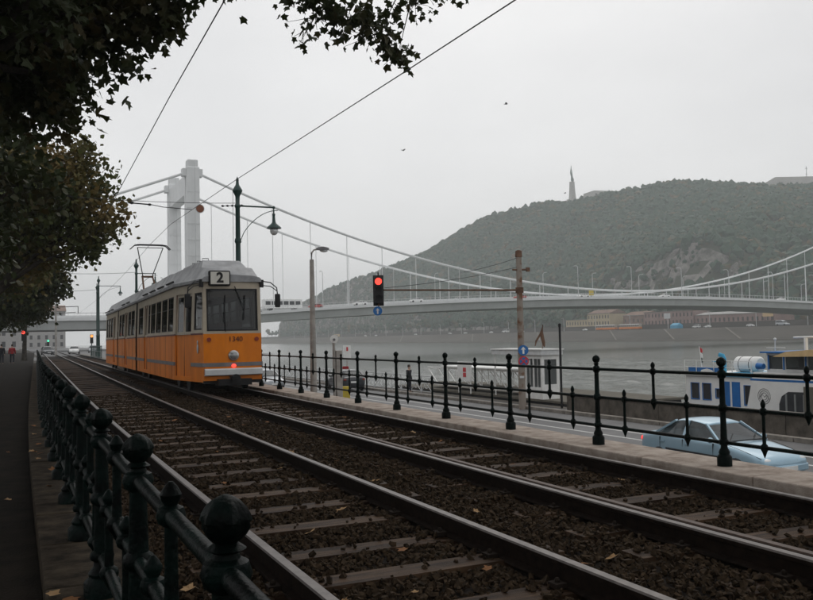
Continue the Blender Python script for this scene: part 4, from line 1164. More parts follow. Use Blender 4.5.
for x in (-.62, .62):
    m = MB(tf); m.tube([fr(x, 1.40, .01), fr(x, 1.40, -.03)], .055, 14); m.build('indicator_lamp', 'lens_dull_red', tram, True)
m = MB(tf); m.box((0, -.06, .30), (.85, .5, .16)); m.box((-.05, -.28, .40), (.12, .3, .1)); m.tube([(.0, -.2, .38), (0, -.36, .38)], [.1, .13], 12); m.build('coupler', 'black_iron', tram)
m = MB(tf); m.bb((-.74, .0, .26), (.74, .3, .5)); m.build('buffer_beam', 'black_iron', tram)
for side in (-1, 1):
    m = MB(tf)
    a = fr(side * .75, 2.86); m.box(a + Vector((side * .04, -.02, .0)), (.1, .08, .2))
    m.tube([a + Vector((side * .07, -.03, .06)), a + Vector((side * .25, -.16, .02)), a + Vector((side * .40, -.22, -.12)), a + Vector((side * .42, -.22, -.3))], .016, 6)
    m.tube([a + Vector((side * .07, -.03, -.05)), a + Vector((side * .25, -.16, -.08)), a + Vector((side * .40, -.22, -.2))], .013, 6)
    ma = m.build('mirror_arm', 'black_iron', tram)
    m = MB(tf); m.box(a + Vector((side * .42, -.22, -.46)), (.15, .06, .36)); m.build('mirror', 'rubber', ma, bevel=.03)
# route box with the figure 2, car number
def fplace(o, x, z, d):
    p = tf(fr(x, z, d)); o.location = p
rx = -.33
m = MB(tf); c = fr(rx, 2.99, -.03); m.box(c, (.56, .16, .40)); rb = m.build('route_box', 'black_iron', tram, bevel=.04)
m = MB(tf); m.box(c + Vector((0, -.085, 0)), (.48, .01, .32)); m.build('plate', 'sign_plate', rb)
dirv = (P(TD, SECT[0][1]) - P(TD, SECT[0][0])).normalized(); az = math.atan2(-dirv.x, dirv.y)
text('2', .36, 'letter_black', rb, tf(c + Vector((0, -.094, -.0))), (PI / 2, 0, az), bold=.012)
text('1340', .19, 'letter_maroon', tram, tf(fr(.06, 1.40, -.012)), (PI / 2, 0, az), bold=.0)
# small crest on the nose side panel
m = MB(tf); c = wall_pt((-1.15, 2.35), (-.755, .07), 1.95, 1.17, -.01); m.ball(c, (.02, .09, .13), 10); m.ball(c + Vector((0, 0, .17)), (.02, .05, .05), 8); m.build('crest', 'grey_white', tram)
# roof gear
m = MB(tf); m.rings([[(-.62, .9, 3.32), (.62, .9, 3.32), (.66, 4.6, 3.4), (-.66, 4.6, 3.4)], [(-.5, 1.35, 3.58), (.5, 1.35, 3.58), (.55, 4.3, 3.60), (-.55, 4.3, 3.60)]]); eq = m.build('roof_box', 'tram_roof', tram)
m = MB(tf)
for y in (1.9, 2.7, 3.5): m.tube([(-.42, y, 3.58), (-.42, y, 3.68), (-.25, y, 3.68), (-.25, y, 3.58)], .012, 5)
m.build('grab_rail', 'black_iron', eq)
m = MB(tf); m.bb((-.65, 6.2, 3.42), (.65, 8.6, 3.58)); m.build('roof_box', 'tram_roof', tram, bevel=.04)
# pantograph on the middle section
pan = MB(); q = P(TD, 39.0) - root0
pan.bb((q.x - .6, q.y - .7, 3.42), (q.x + .6, q.y + .7, 3.52))
for sx in (-.45, .45):
    for sy in (-.55, .55): pan.bar((q.x + sx, q.y + sy, 3.46), (q.x + sx, q.y + sy, 3.68), .05, 8)
pg = pan.build('pantograph_base', 'black_iron', tram)
m = MB(); kn = Vector((q.x, q.y + .9, 4.35))
m.tube([(q.x - .28, q.y, 3.6), kn + Vector((-.22, 0, 0))], .04, 6); m.tube([(q.x + .28, q.y, 3.6), kn + Vector((.22, 0, 0))], .04, 6); m.bar(kn + Vector((-.26, 0, 0)), kn + Vector((.26, 0, 0)), .045, 8); m.build('lower_arm', 'rust', pg)
m = MB(); hz = 5.70
m.tube([kn + Vector((-.2, 0, 0)), (q.x - .55, q.y, hz - .12)], .022, 6); m.tube([kn + Vector((.2, 0, 0)), (q.x + .55, q.y, hz - .12)], .022, 6); m.bar((q.x - .56, q.y, hz - .12), (q.x + .56, q.y, hz - .12), .018, 6); m.build('upper_arm', 'black_iron', pg)
m = MB()
for dy in (-.14, .14): m.tube([(q.x - .86, q.y + dy, hz - .2), (q.x - .68, q.y + dy, hz - .03), (q.x - .5, q.y + dy, hz), (q.x + .5, q.y + dy, hz), (q.x + .68, q.y + dy, hz - .03), (q.x + .86, q.y + dy, hz - .2)], .024, 6)
for sx in (-.5, .5): m.bar((q.x + sx, q.y - .16, hz - .02), (q.x + sx, q.y + .16, hz - .02), .02, 6)
m.build('collector_head', 'black_iron', pg)
# rear end wall
tf2 = sect_tf(2); L2 = SECT[2][1] - SECT[2][0]
m = MB(tf2); m.bb((-.755, L2 - .1, .34), (.755, L2 - .02, 1.55)); m.build('rear_panel', 'tram_orange', tram)
m = MB(tf2); m.bb((-.755, L2 - .1, 1.55), (.755, L2 - .02, 2.92)); m.build('rear_frame', 'tram_cream', tram)
m = MB(tf2); m.bb((-.62, L2 - .03, 1.66), (.62, L2, 2.68)); m.build('rear_window', 'tram_glass', tram)
# ================================================================ CAST IRON RAILINGS
def iron_meshes(k, n, fs=1.0):
    """post, upper baluster and lower baluster, radial scale k"""
    def sc_(p): return [(a[0] * k * (.94 if fs > 1 and a[1] > .985 else 1), .985 + (a[1] - .985) * fs if a[1] > .985 else a[1], *a[2:]) for a in p]
    post = MB()
    post.lathe(sc_([(.074, 0), (.074, .085), (.066, .10), (.052, .115), (.056, .135), (.046, .16), (.036, .175), (.033, .205), (.046, .215), (.05, .235), (.046, .255), (.034, .265),
                    (.030, .40), (.029, .535), (.043, .55), (.048, .575), (.043, .60), (.030, .615), (.027, .75), (.026, .87), (.040, .885), (.047, .915), (.040, .945), (.026, .955),
                    (.023, .968), (.036, .978), (.030, .986), (.022, .992), (.030, .998), (.038, 1.008, .05), (.0435, 1.021, .10), (.0445, 1.033, .05), (.0465, 1.037, .12), (.0435, 1.050, .11), (.037, 1.064, .09), (.027, 1.076, .05), (.014, 1.084), (.005, 1.088)]), n=n)
    up = MB()
    up.lathe(sc_([(.003, .485), (.014, .51), (.022, .535), (.034, .555), (.038, .575), (.032, .60), (.018, .615), (.016, .74), (.016, .875), (.030, .89), (.036, .915), (.030, .94), (.016, .95),
                  (.022, .965), (.026, .985), (.018, 1.005), (.006, 1.02)]), n=n)
    lo = MB()
    lo.lathe(sc_([(.003, .135), (.014, .165), (.022, .19), (.034, .212), (.038, .232), (.032, .255), (.018, .27), (.016, .40), (.016, .535), (.030, .55), (.036, .575), (.030, .60), (.016, .61),
                  (.022, .628), (.025, .648), (.016, .67), (.005, .69)]), n=n)
    return [x.mesh(nm, 'fence_green', True) for x, nm in ((post, 'post'), (up, 'baluster'), (lo, 'baluster'))]
def railing(D, z0, s0, pitch, n_, k, nseg, rr_, label, fs=1.0):
    f_ = empty('iron_railing', P(D, s0, z0), label=label, cat='railing'); o0 = P(D, s0, z0)
    pm, um, lm_ = iron_meshes(k, nseg, fs)
    for i in range(n_):
        s = s0 + i * pitch
        a = P(D, s, z0) - o0; b = P(D, s + pitch, z0) - o0
        link('post', pm, f_, a, random.uniform(0, 1))
        if i == n_ - 1: break
        link('baluster', um, f_, a.lerp(b, .5)); link('baluster', lm_, f_, a.lerp(b, .25)); link('baluster', lm_, f_, a.lerp(b, .75))
        for z in (.232, .575, .915):
            m = MB(); m.tube([a + Vector((0, 0, z)), b + Vector((0, 0, z))], rr_, 10); m.build('rail', 'fence_green', f_, True)
    return f_
railing(6.486, 0.006, 2.36, 2.03, 30, 1.0, 12, .019, 'dark green cast iron railing on the pale coping above the quay road')
railing(0.50, -0.145, 0.53, 1.64, 46, 1.42, 24, .029, 'dark green cast iron railing on the kerb between footpath and tram tracks', 1.25)

# ================================================================ LAMP POSTS, WIRES
def green_lamp(loc, h, label, arm=1.24, side=1, lamp=True, name='tram_lamp_post'):
    t = empty(name, loc, label=label, cat='lamp post')
    m = MB(); m.lathe([(.19, 0), (.19, .25), (.15, .32), (.16, .8), (.13, .9), (.115, 1.0), (.10, 2.4), (.12, 2.45), (.12, 2.55), (.095, 2.6), (.075, h - 1.0), (.10, h - .95), (.10, h - .9), (.07, h - .86), (.075, h - .62),
                       (.085, h - .58), (.16, h - .44), (.165, h - .40), (.10, h - .28), (.06, h - .22), (.045, h - .1), (.055, h - .05), (.03, h), (.008, h + .06)], n=14)
    m.build('pole', 'post_green', t, True)
    if lamp:
        za = h - .92
        m = MB(); m.bar((0, 0, za), (side * arm, 0, za), .028, 8); m.ball((side * arm, 0, za), .05)
        pts = []
        for q in np.linspace(0, 1, 12): pts.append((side * (.09 + (arm + .05) * q), 0, za - 1.15 + 1.05 * math.sin(q * PI / 2) ** .7))
        m.tube(pts, .014, 6); m.lathe([(.10, za - 1.25), (.115, za - 1.2), (.10, za - 1.1)], n=12); m.build('bracket', 'post_green', t, True)
        x = side * arm
        m = MB(); m.lathe([(.02, za), (.025, za - .2), (.05, za - .22), (.05, za - .26), (.04, za - .3), (.06, za - .5), (.10, za - .56), (.24, za - .68), (.25, za - .72), (.19, za - .72)], (x, 0, 0), 16); m.build('lamp_shade', 'post_green', t, True)
        m = MB(); m.ball((x, 0, za - .80), (.14, .14, .15), 14); m.build('lamp_glass', 'lens_clear', t, True)
    return t
LP = (6.55 + bend(27.9), 27.9, -.06)
green_lamp(LP, 6.84, 'tall dark green lamp post with hanging lamp beside the tram', 1.24)
green_lamp((8.05, 87, -.34), 8.2, 'distant green lamp post with an arm beside the track past the tram', 2.0)
green_lamp((8.45, 93, -.34), 7.9, 'distant plain green post next to the far lamp post past the tram', lamp=False)
green_lamp((6.45 + bend(58), 58, -.06), 6.9, 'dark green lamp post behind the rear of the tram', 1.2)
green_lamp((-.95, 28.1, -.30), 6.84, 'dark green span wire post standing among the plane trees', lamp=False)

def wire(name, pts, r_, label, cat='wire'):
    m = MB(); m.tube(pts, r_, 5, False); o = m.build(name, 'wire'); return tag(o, label, cat)
def sag(a, b, d, n_=10):
    a, b = Vector(a), Vector(b); return [a.lerp(b, t) - Vector((0, 0, 4 * d * t * (1 - t))) for t in np.linspace(0, 1, n_)]
w2 = [(5.06, -14, 5.6), (5.06, -5, 5.2), (5.07, 2, 5.03), (5.09, 7.8, 5.06), (5.13, 11.1, 5.14), (5.22, 17, 5.32), (5.31, 21.2, 5.47), (5.46, 27, 5.64), (5.6, 32.6, 5.80), (5.79, 39.0, 5.73), (6.3, 48, 5.72), (6.9, 58, 5.8), (7.4, 75, 5.5), (8.2, 93, 5.7), (10.5, 170, 5.7)]
wire('contact_wire', w2, .0085, 'thin overhead contact wire above the tram, touched by its pantograph')
w1 = [(2.28, -14, 5.6), (2.28, -3, 5.36), (2.33, 9.8, 5.38), (2.39, 13.9, 5.33), (2.55, 22, 5.2), (2.78, 28, 5.3), (3.2, 43, 5.35), (3.6, 58, 5.6), (4.5, 93, 5.6), (7.6, 170, 5.6)]
wire('contact_wire', w1, .0085, 'thin overhead contact wire above the empty track beside the trees')
wire('span_wire', sag((LP[0], 27.9, 5.95), (-.95, 28.1, 6.1), .14), .009, 'thin span wire strung across both tracks from the tall green lamp post')
wire('span_wire', sag((6.45 + bend(58), 58, 6.0), (-.2, 58, 6.1), .2), .012, 'span wire across the tracks behind the tram')
wire('span_wire', sag((8.05, 87, 6.6), (.4, 87, 6.7), .25), .016, 'span wire across the tracks at the distant lamp post')
pf = empty('pull_off_arm', (3.95, 28.0, 5.78), label='short insulated pull-off arm on the span wire above the contact wire', cat='fitting')
m = MB(); m.bar((-.45, 0, 0.03), (.25, 0, 0.0), .022); m.bar((.25, 0, 0), (.62, 0, -.06), .013); m.bar((.62, 0, -.06), (1.53, 0, -.1), .012); m.build('arm', 'black_iron', pf)
m = MB(); m.ball((-.35, 0, .03), (.07, .045, .045)); m.ball((.2, 0, 0), (.06, .04, .04)); m.build('insulator', 'black_iron', pf)
m = MB()
for k in range(5): m.ball((6.05 + .16 * k + bend(27.9), 27.9, 5.83 + .012 * k), (.045, .035, .035), 8)
m.bar((6.0 + bend(27.9), 27.9, 5.826), (6.75 + bend(27.9), 27.9, 5.885), .012)
tag(m.build('insulator_chain', 'black_iron'), 'chain of dark insulators on the span wire next to the lamp post', 'fitting')
ds = empty('disc_sign', (5.72, 27.85, 5.80), label='small round brown disc sign hanging on the span wire', cat='sign')
m = MB(); m.disc((0, 0, -.10), .125, (0, 1, 0), .02, 24); m.build('disc', 'sign_disc', ds); m = MB(); m.disc((0, .004, -.10), .145, (0, 1, 0), .012, 24); m.build('rim', 'grey_white', ds)

# far catenary mast with bracket beside the road
fm = empty('catenary_mast', (6.2, 128, -.34), label='thin grey concrete mast with a bracket beside the track before the bridge', cat='mast')
m = MB(); m.tube([(0, 0, 0), (0, 0, 7.3)], [.16, .11], 8); m.build('pole', 'concrete_pole', fm)
m = MB(); m.tube([(0, 0, 6.9), (2.9, 0, 7.0)], .05, 6); m.bar((2.9, 0, 7.0), (2.9, 0, 6.0), .05); m.bar((0, 0, 6.0), (2.6, 0, 6.2), .04); m.build('bracket', 'black_iron', fm)

# ================================================================ QUAY: poles, signs, signals
sl = empty('street_light', (9.0, 26.3, -2.15), label='grey concrete street light with a flat lantern on the quay road', cat='street light')
m = MB(); m.tube([(0, 0, 0), (0, 0, 1.4), (0, 0, 6.1)], [.125, .115, .07], 12); m.build('pole', 'concrete_pole', sl, True)
m = MB(); m.tube([(0, 0, 6.0), (0, 0, 6.32), (.08, 0, 6.42), (.26, 0, 6.46)], .03, 6); m.build('bracket', 'concrete_pole', sl, True)
m = MB(); m.rings([[(.18, -.07, 6.43), (.18, .07, 6.43), (.18, .06, 6.50), (.18, -.06, 6.50)], [(.38, -.10, 6.41), (.38, .10, 6.41), (.38, .09, 6.53), (.38, -.09, 6.53)], [(.58, -.07, 6.43), (.58, .07, 6.43), (.58, .05, 6.50), (.58, -.05, 6.50)]])
la = m.build('lantern', 'tram_trim', sl); m = MB(); m.ball((.42, 0, 6.40), (.14, .08, .05)); m.build('lens', 'lens_clear', la, True)
mp = empty('mirror_post', (9.05, 24.5, -2.15), label='grey post with a round white-rimmed traffic mirror and a blue sign', cat='traffic mirror')
m = MB(); m.bar((0, 0, 0), (0, 0, 3.4), .045, 8); m.build('post', 'concrete_pole', mp); m = MB(); m.box((.15, .02, 2.0), (.2, .18, 2.3)); m.build('cabinet', 'concrete_pole', mp, bevel=.02)
m = MB(); m.disc((0, -.04, 3.50), .125, (-.3, -1, 0), .03, 24); mr = m.build('mirror_rim', 'white_paint', mp); m = MB(); m.disc((-.01, -.06, 3.48), .04, (-.3, -1, 0), .03, 24); m.build('mirror_back', 'tram_trim', mr)
m = MB(); m.disc((.04, -.1, 1.42), .18, (-.2, -1, 0), .02, 24); s_ = m.build('sign', 'sign_blue', mp); m = MB(); m.disc((.04, -.115, 1.42), .11, (-.2, -1, 0), .02, 20); m.build('sign_face', 'grey_white', s_)
yb = empty('yellow_box', (9.55, 24.95, -2.15), label='yellow and black marker box standing beside the mirror post', cat='marker')
m = MB(); m.box((0, 0, .95), (.26, .22, 1.9)); m.build('post', 'black_iron', yb); m = MB(); m.box((0, 0, 1.80), (.27, .23, .42)); m.build('panel', 'yellow_box', yb)

tp = empty('signal_pole', (22.05, 34.2, -2.15), label='rusty steel pole with a long arm, an arrow sign and a no-stopping sign', cat='pole')
m = MB(); m.tube([(0, 0, 0), (0, 0, 3), (0, 0, 7.25)], [.17, .155, .13], 12); m.build('pole', 'rusty_pole', tp, True)
m = MB(); m.lathe([(.15, 7.2), (.17, 7.25), (.15, 7.5), (.05, 7.55)], n=10); m.bar((-.1, 0, 6.6), (.55, 0, 6.62), .05); m.box((.5, 0, 6.62), (.16, .12, .2)); m.bar((-.35, 0, 6.6), (.0, 0, 6.6), .05); m.build('cable_head', 'rust', tp)
m = MB(); m.tube([(0, 0, 5.63), (-7.2, 0, 5.60)], [.05, .036], 8); m.lathe([(.19, 5.5), (.19, 5.76)], n=10); m.build('arm', 'rust', tp, True)
m = MB()
m.tube(sag((0, 0, 6.75), (-7.0, 0, 5.7), .12), .013, 5); m.tube(sag((0, 0, 7.2), (-3.0, 0, 6.45), .06), .013, 5); m.build('stay_wire', 'wire', tp)
def arrow_poly(w, h):
    return [(-w * .13, -h / 2), (w * .13, -h / 2), (w * .13, h * .12), (w * .36, h * .06), (0, h / 2), (-w * .36, h * .06), (-w * .13, h * .12)]
m = MB(); m.disc((-.02, -.22, 2.78), .245, (-.45, -1, 0), .02, 28); s_ = m.build('arrow_sign', 'sign_blue', tp)
def face_poly(root, poly, c, nrm, mt, name, d=.014):
    nrm = Vector(nrm).normalized(); xr = Vector((0, 0, 1)).cross(nrm).normalized(); c = Vector(c) + nrm * d
    mm = MB(); mm.rings([[c + xr * a + Vector((0, 0, b)) + nrm * k for a, b in poly] for k in (0, .004)]); return mm.build(name, mt, root)
NR = (-.45, -1, 0)
face_poly(s_, arrow_poly(.34, .34), (-.02, -.22, 2.78), NR, 'white_paint', 'arrow')
m = MB(); m.disc((-.02, -.22, 2.26), .245, NR, .02, 28); s_ = m.build('no_stopping_sign', 'sign_red', tp)
face_poly(s_, [(.185 * math.cos(a), .185 * math.sin(a)) for a in np.linspace(0, 2 * PI, 24, endpoint=False)], (-.02, -.22, 2.26), NR, 'sign_blue', 'sign_face')
for sg_ in (-1, 1):
    v = Vector((math.cos(R(45)), sg_ * math.sin(R(45)))); w_ = Vector((-v.y, v.x)) * .03
    face_poly(s_, [tuple(v * .2 + w_), tuple(-v * .2 + w_), tuple(-v * .2 - w_), tuple(v * .2 - w_)], (-.02, -.22, 2.26), NR, 'sign_red', 'cross_bar', .019 + .002 * sg_)
m = MB(); m.box((-.1, -.17, 1.52), (.2, .03, .1), rz=-.4); m.build('plate', 'grey_white', tp)

tl = empty('traffic_light', (14.72, 34.12, 3.45), label='black traffic light with its red lamp lit, hanging from the long rusty arm', cat='traffic light')
NV = Vector((-.40, -1, 0)).normalized(); rz_ = math.atan2(-NV.x, NV.y) + PI
def tlr(v): return Matrix.Rotation(math.atan2(.40, -1) + PI, 3, 'Z') @ Vector(v)
ROT = Matrix(((-NV.y, NV.x, 0), (NV.x, NV.y, 0), (0, 0, 1))).transposed()
ROT = Matrix((Vector((-NV.y, NV.x, 0)), -NV, Vector((0, 0, 1)))).transposed()
TT = lambda v: ROT @ v
m = MB(TT); m.box((0, 0, .0), (.34, .24, 1.16)); m.box((0, .1, -.02), (.46, .02, 1.35)); m.bar((0, .1, .6), (0, .1, .78), .03); m.build('housing', 'black_iron', tl, bevel=.03)
for k, mt in enumerate(('red_lit', 'rubber', 'rubber')):
    z = .37 - .37 * k
    m = MB(TT); m.disc((0, -.125, z), .15 if k == 0 else .13, (0, 1, 0), .03, 24); m.build('lamp', mt, tl)
    m = MB(TT)
    m.rings([[(.16 * math.cos(a), y, z + .16 * math.sin(a)) for a in np.linspace(-.2, PI + .2, 12)] for y in (-.12, -.34)], cap=False, closed=False); m.build('visor', 'black_iron', tl)
m = MB(TT); m.bar((0, .02, -.55), (0, .02, -.78), .035); m.build('sign_hanger', 'rust', tl)
m = MB(TT); m.disc((-.05, -.02, -.92), .20, (0, 1, 0), .02, 28); s_ = m.build('arrow_sign', 'sign_blue', tl)
m = MB(TT); m.prism([(a - .05, b - .92) for a, b in arrow_poly(.24, .26)], 'y', -.038, -.032); m.build('arrow', 'grey_white', s_)

# ================================================================ LANDING STAGE
po = empty('landing_pontoon', (27.5, 42, -3.6), label='low dark floating landing stage behind the parapet', cat='pontoon')
m = MB(); m.bb((-2.9, -9, -.6), (3.2, 12, 1.55)); m.build('hull', 'black_iron', po); m = MB(); m.bb((-3.0, -9.1, 1.55), (3.3, 12.1, 1.66)); m.build('deck', 'slab_brown', po)
ki = empty('ticket_kiosk', (24.55, 36.2, -1.94), label='small white ticket kiosk with glazed double door and flat overhanging roof', cat='kiosk')
def kw(mb, p0, p1, z0, z1, ops, dep=.05):
    L_ = math.hypot(p1[0] - p0[0], p1[1] - p0[1]); d = Vector((p1[0] - p0[0], p1[1] - p0[1], 0)) / L_; nn_ = Vector((-d.y, d.x, 0))
    pt = lambda u, z, i: Vector((p0[0], p0[1], 0)) + d * u + nn_ * i + Vector((0, 0, z))
    ub = sorted({0.0, L_} | {o[0] for o in ops} | {o[1] for o in ops}); zb = sorted({z0, z1} | {o[2] for o in ops} | {o[3] for o in ops})
    for a, b in zip(ub, ub[1:]):
        for c, e in zip(zb, zb[1:]):
            if any(o[0] - 1e-4 <= a and b <= o[1] + 1e-4 and o[2] - 1e-4 <= c and e <= o[3] + 1e-4 for o in ops): continue
            mb.add([pt(a, c, 0), pt(b, c, 0), pt(b, e, 0), pt(a, e, 0)], [(0, 1, 2, 3)])
    for a, b, c, e in ops:
        mb.add([pt(*q, 0) for q in ((a, c), (b, c), (b, e), (a, e))] + [pt(*q, dep) for q in ((a, c), (b, c), (b, e), (a, e))], [(0, 1, 5, 4), (1, 2, 6, 5), (2, 3, 7, 6), (3, 0, 4, 7)])
    return pt
ma = MB()
opsA = [(.12, .62, .95, 2.0), (.72, 1.32, .6, 2.05), (1.42, 2.02, .6, 2.05)]
opsB = [(.15, .9, .75, 2.02)]
ptA = kw(ma, (0, 2.15), (0, 0), 0, 2.3, opsA); ptB = kw(ma, (0, 0), (1.05, 0), 0, 2.3, opsB)
kw(ma, (1.05, 0), (1.05, 2.15), 0, 2.3, []); kw(ma, (1.05, 2.15), (0, 2.15), 0, 2.3, []); ma.build('wall', 'white_paint', ki)
for pt, ops in ((ptA, opsA), (ptB, opsB)):
    for a, b, c, e in ops:
        mm = MB(); mm.add([pt(*q, .045) for q in ((a, c), (b, c), (b, e), (a, e))], [(0, 1, 2, 3)]); wn_ = mm.build('window', 'kiosk_glass', ki)
        mm = MB(); u = (a + b) / 2; mm.tube([pt(u, c, .03), pt(u, e, .03)], .02, 4); mm.build('glazing_bar', 'white_paint', wn_)
m = MB(); m.bb((-.12, -.15, 2.25), (1.2, 4.7, 2.50)); m.build('fascia', 'grey_white', ki); m = MB(); m.bb((-.17, -.2, 2.50), (1.25, 4.8, 2.56)); m.build('roof', 'boat_white', ki)
for x in (.0, 1.05): m = MB(); m.bar((x, 4.55, 0), (x, 4.55, 2.27), .04); m.build('roof_post', 'white_paint', ki)
m = MB(); m.bb((-.02, 1.0, 1.72), (-.012, 1.35, 1.98)); m.build('notice', 'grey_white', ki)
ff = empty('furled_flag', (25.1, 36.9, .61), label='furled rust brown flag leaning on the kiosk roof', cat='flag')
m = MB(); m.bar((0, 0, 0), (.05, 0, 1.25), .02); m.build('staff', 'rust', ff); m = MB(); m.tube([(.05, 0, 1.22), (-.03, .02, .8), (.08, 0, .3), (.12, 0, .1)], [.03, .10, .09, .03], 8); m.tube([(0, .02, .9), (-.35, .05, .4), (-.42, .05, .15)], [.05, .05, .02], 6); m.build('cloth', 'rust', ff, True)
dp = empty('mooring_mast', (23.72, 33.4, -2.15), label='slim black mast standing beside the ticket kiosk', cat='mast')
m = MB(); m.tube([(0, 0, 0), (0, 0, 3.9)], .055, 8); m.lathe([(.07, 3.85), (.07, 4.0), (.02, 4.02)], n=8); m.build('pole', 'black_iron', dp)

gw = empty('gangway', (25.1, 39.0, -1.95), label='white steel truss gangway between quay and landing stage', cat='gangway')
for x in (0, 1.3):
    m = MB(); m.beam((x, 0, .28), (x, 11.2, .28), .08, .09); m.build('lower_chord', 'white_paint', gw); m = MB(); m.beam((x, 0, 1.32), (x, 11.2, 1.32), .08, .09); m.build('upper_chord', 'white_paint', gw)
    for k in range(8):
        y = 1.4 * k
        m = MB(); m.beam((x, y, .3), (x, y, 1.3), .05, .05); m.build('upright', 'white_paint', gw); m = MB(); m.beam((x, y, .3), (x, y + 1.4, 1.3), .05, .05); m.build('diagonal', 'white_paint', gw)
m = MB(); m.bb((.05, 0, .30), (1.25, 11.2, .36)); m.build('walkway', 'slab_brown', gw)
m = MB(); m.bb((-.2, -1.0, 1.40), (1.5, 9.0, 1.46)); m.build('canopy', 'white_paint', gw)
nb = empty('notice_board', (24.4, 44.0, -2.0), label='white notice board with red squares beside the gangway', cat='notice board')
m = MB(); m.bb((-.04, -.8, .75), (.04, .8, 1.85)); m.build('panel', 'white_paint', nb); m = MB(); m.bar((0, -.7, 0), (0, -.7, .8), .04); m.bar((0, .7, 0), (0, .7, .8), .04); m.build('post', 'white_paint', nb)
for z in (.95, 1.25): m = MB(); m.bb((-.055, -.25, z), (-.042, .1, z + .25)); m.build('red_square', 'sign_red', nb)
nb2 = empty('small_sign', (23.6, 61, -2.15), label='small white sign with a red mark on a post by the railing', cat='sign')
m = MB(); m.bb((-.3, -.03, 2.0), (.3, .03, 3.0)); m.build('panel', 'white_paint', nb2); m = MB(); m.bar((0, .05, 0), (0, .05, 2.6), .04); m.build('post', 'concrete_pole', nb2); m = MB(); m.bb((-.07, -.045, 2.55), (.07, -.032, 2.85)); m.build('mark', 'sign_red', nb2)
# lattice railing along the quay edge
lr = empty('lattice_railing', (23.5, 46.5, -2.15), label='pale lattice railing along the quay edge beyond the cars', cat='railing')
for k in range(22):
    y = 1.5 * k
    m = MB(); m.bar((0, y, 0), (0, y, 1.1), .035); m.build('post', 'grey_white', lr)
    m = MB(); m.bar((0, y + .05, .15), (0, y + 1.45, 1.0), .022, 5); m.bar((0, y + .05, 1.0), (0, y + 1.45, .15), .022, 5)
    m.tube([(0, y + .75 + .28 * math.cos(a), .58 + .28 * math.sin(a)) for a in np.linspace(0, 2 * PI, 13)], .02, 5, False); m.build('lattice_panel', 'grey_white', lr)
m = MB(); m.bar((0, 0, 1.08), (0, 33, 1.08), .03); m.bar((0, 0, .12), (0, 33, .12), .025); m.build('rail', 'grey_white', lr)
sb = empty('slab_marker', (23.35, 19.25, -1.36), label='plain brown grey slab standing on the parapet before the boat', cat='panel')
m = MB(); m.box((0, 0, .42), (.10, .55, .86)); m.build('slab', 'slab_brown', sb, bevel=.01)

# ================================================================ THE BOAT
bo = empty('river_boat', (29.0, 24, -3.6), label='white and blue passenger boat with wheelhouse and tan awning moored at the quay', cat='boat')
def H(y): return 2.3 * min(1, max(.25, ((5.5 - y) / .9) ** .5 if y > 4.6 else 1))
m = MB(); m.rings([[(-H(y) * .86, y, -.6), (-H(y), y, .5), (-H(y) * 1.02, y, 1.35), (H(y) * 1.02, y, 1.35), (H(y), y, .5), (H(y) * .86, y, -.6)] for y in (-12, -8, -4, 0, 3, 4.6, 5.0, 5.3, 5.42)]); m.build('hull', 'boat_white', bo)
m = MB(); m.rings([[(-H(y) * 1.035, y, 1.15), (-H(y) * 1.05, y, 1.38), (H(y) * 1.05, y, 1.38), (H(y) * 1.035, y, 1.15)] for y in (-12, -4, 3, 4.6, 5.0, 5.36)]); m.build('rubbing_band', 'boat_blue', bo)
ca = MB()
cop = [(.3, .78, .65, 1.35), (.98, 1.46, .65, 1.35), (1.72, 1.95, .75, 1.15), (3.25, 3.62, .55, 1.35)]
pt = kw(ca, (-2.0, 4.7), (-2.0, .2), 1.38, 3.06, [(a, b, 1.38 + c, 1.38 + e) for a, b, c, e in cop]); kw(ca, (-2.0, .2), (2.0, .2), 1.38, 3.06, []); kw(ca, (2.0, .2), (2.0, 4.7), 1.38, 3.06, []); kw(ca, (2.0, 4.7), (-2.0, 4.7), 1.38, 3.06, [])
ca.build('cabin', 'boat_white', bo)
for a, b, c, e in cop:
    mm = MB(); mm.add([pt(*q, .04) for q in ((a, 1.38 + c), (b, 1.38 + c), (b, 1.38 + e), (a, 1.38 + e))], [(0, 1, 2, 3)]); w_ = mm.build('window', 'window_dark', bo)
    mm = MB(); mm.tube([pt(*q, -.005) for q in ((a, 1.38 + c), (b, 1.38 + c), (b, 1.38 + e), (a, 1.38 + e), (a, 1.38 + c))], .03, 4, False); mm.build('frame', 'boat_blue', w_)
for a in (2.08, 2.62): mm = MB(); mm.add([pt(*q, -.02) for q in ((a, 1.4), (a + .42, 1.4), (a + .42, 2.85), (a, 2.85))] + [pt(*q, .02) for q in ((a, 1.4), (a + .42, 1.4), (a + .42, 2.85), (a, 2.85))], [(0, 1, 2, 3), (0, 1, 5, 4), (1, 2, 6, 5), (2, 3, 7, 6), (3, 0, 4, 7)]); mm.build('door', 'boat_blue', bo)
m = MB(); m.bb((-2.15, 2.6, 3.06), (2.15, 4.85, 3.14)); m.build('cabin_roof', 'boat_white', bo); m = MB(); m.bb((-2.1, .2, 3.06), (2.1, 2.6, 3.20)); m.build('blue_deck', 'boat_cyan', bo)
m = MB(); m.bb((-2.02, 2.65, 3.14), (-1.92, 4.5, 3.40)); m.build('rail_screen', 'boat_blue', bo)
nbm = MB(); nbm.prism([(y_, z_) for y_, z_ in ((3.0, 3.16), (3.1, 3.30), (3.4, 3.36), (3.7, 3.30), (3.8, 3.16))], 'x', -2.06, -2.03); nbm.build('name_board', 'boat_white', bo)
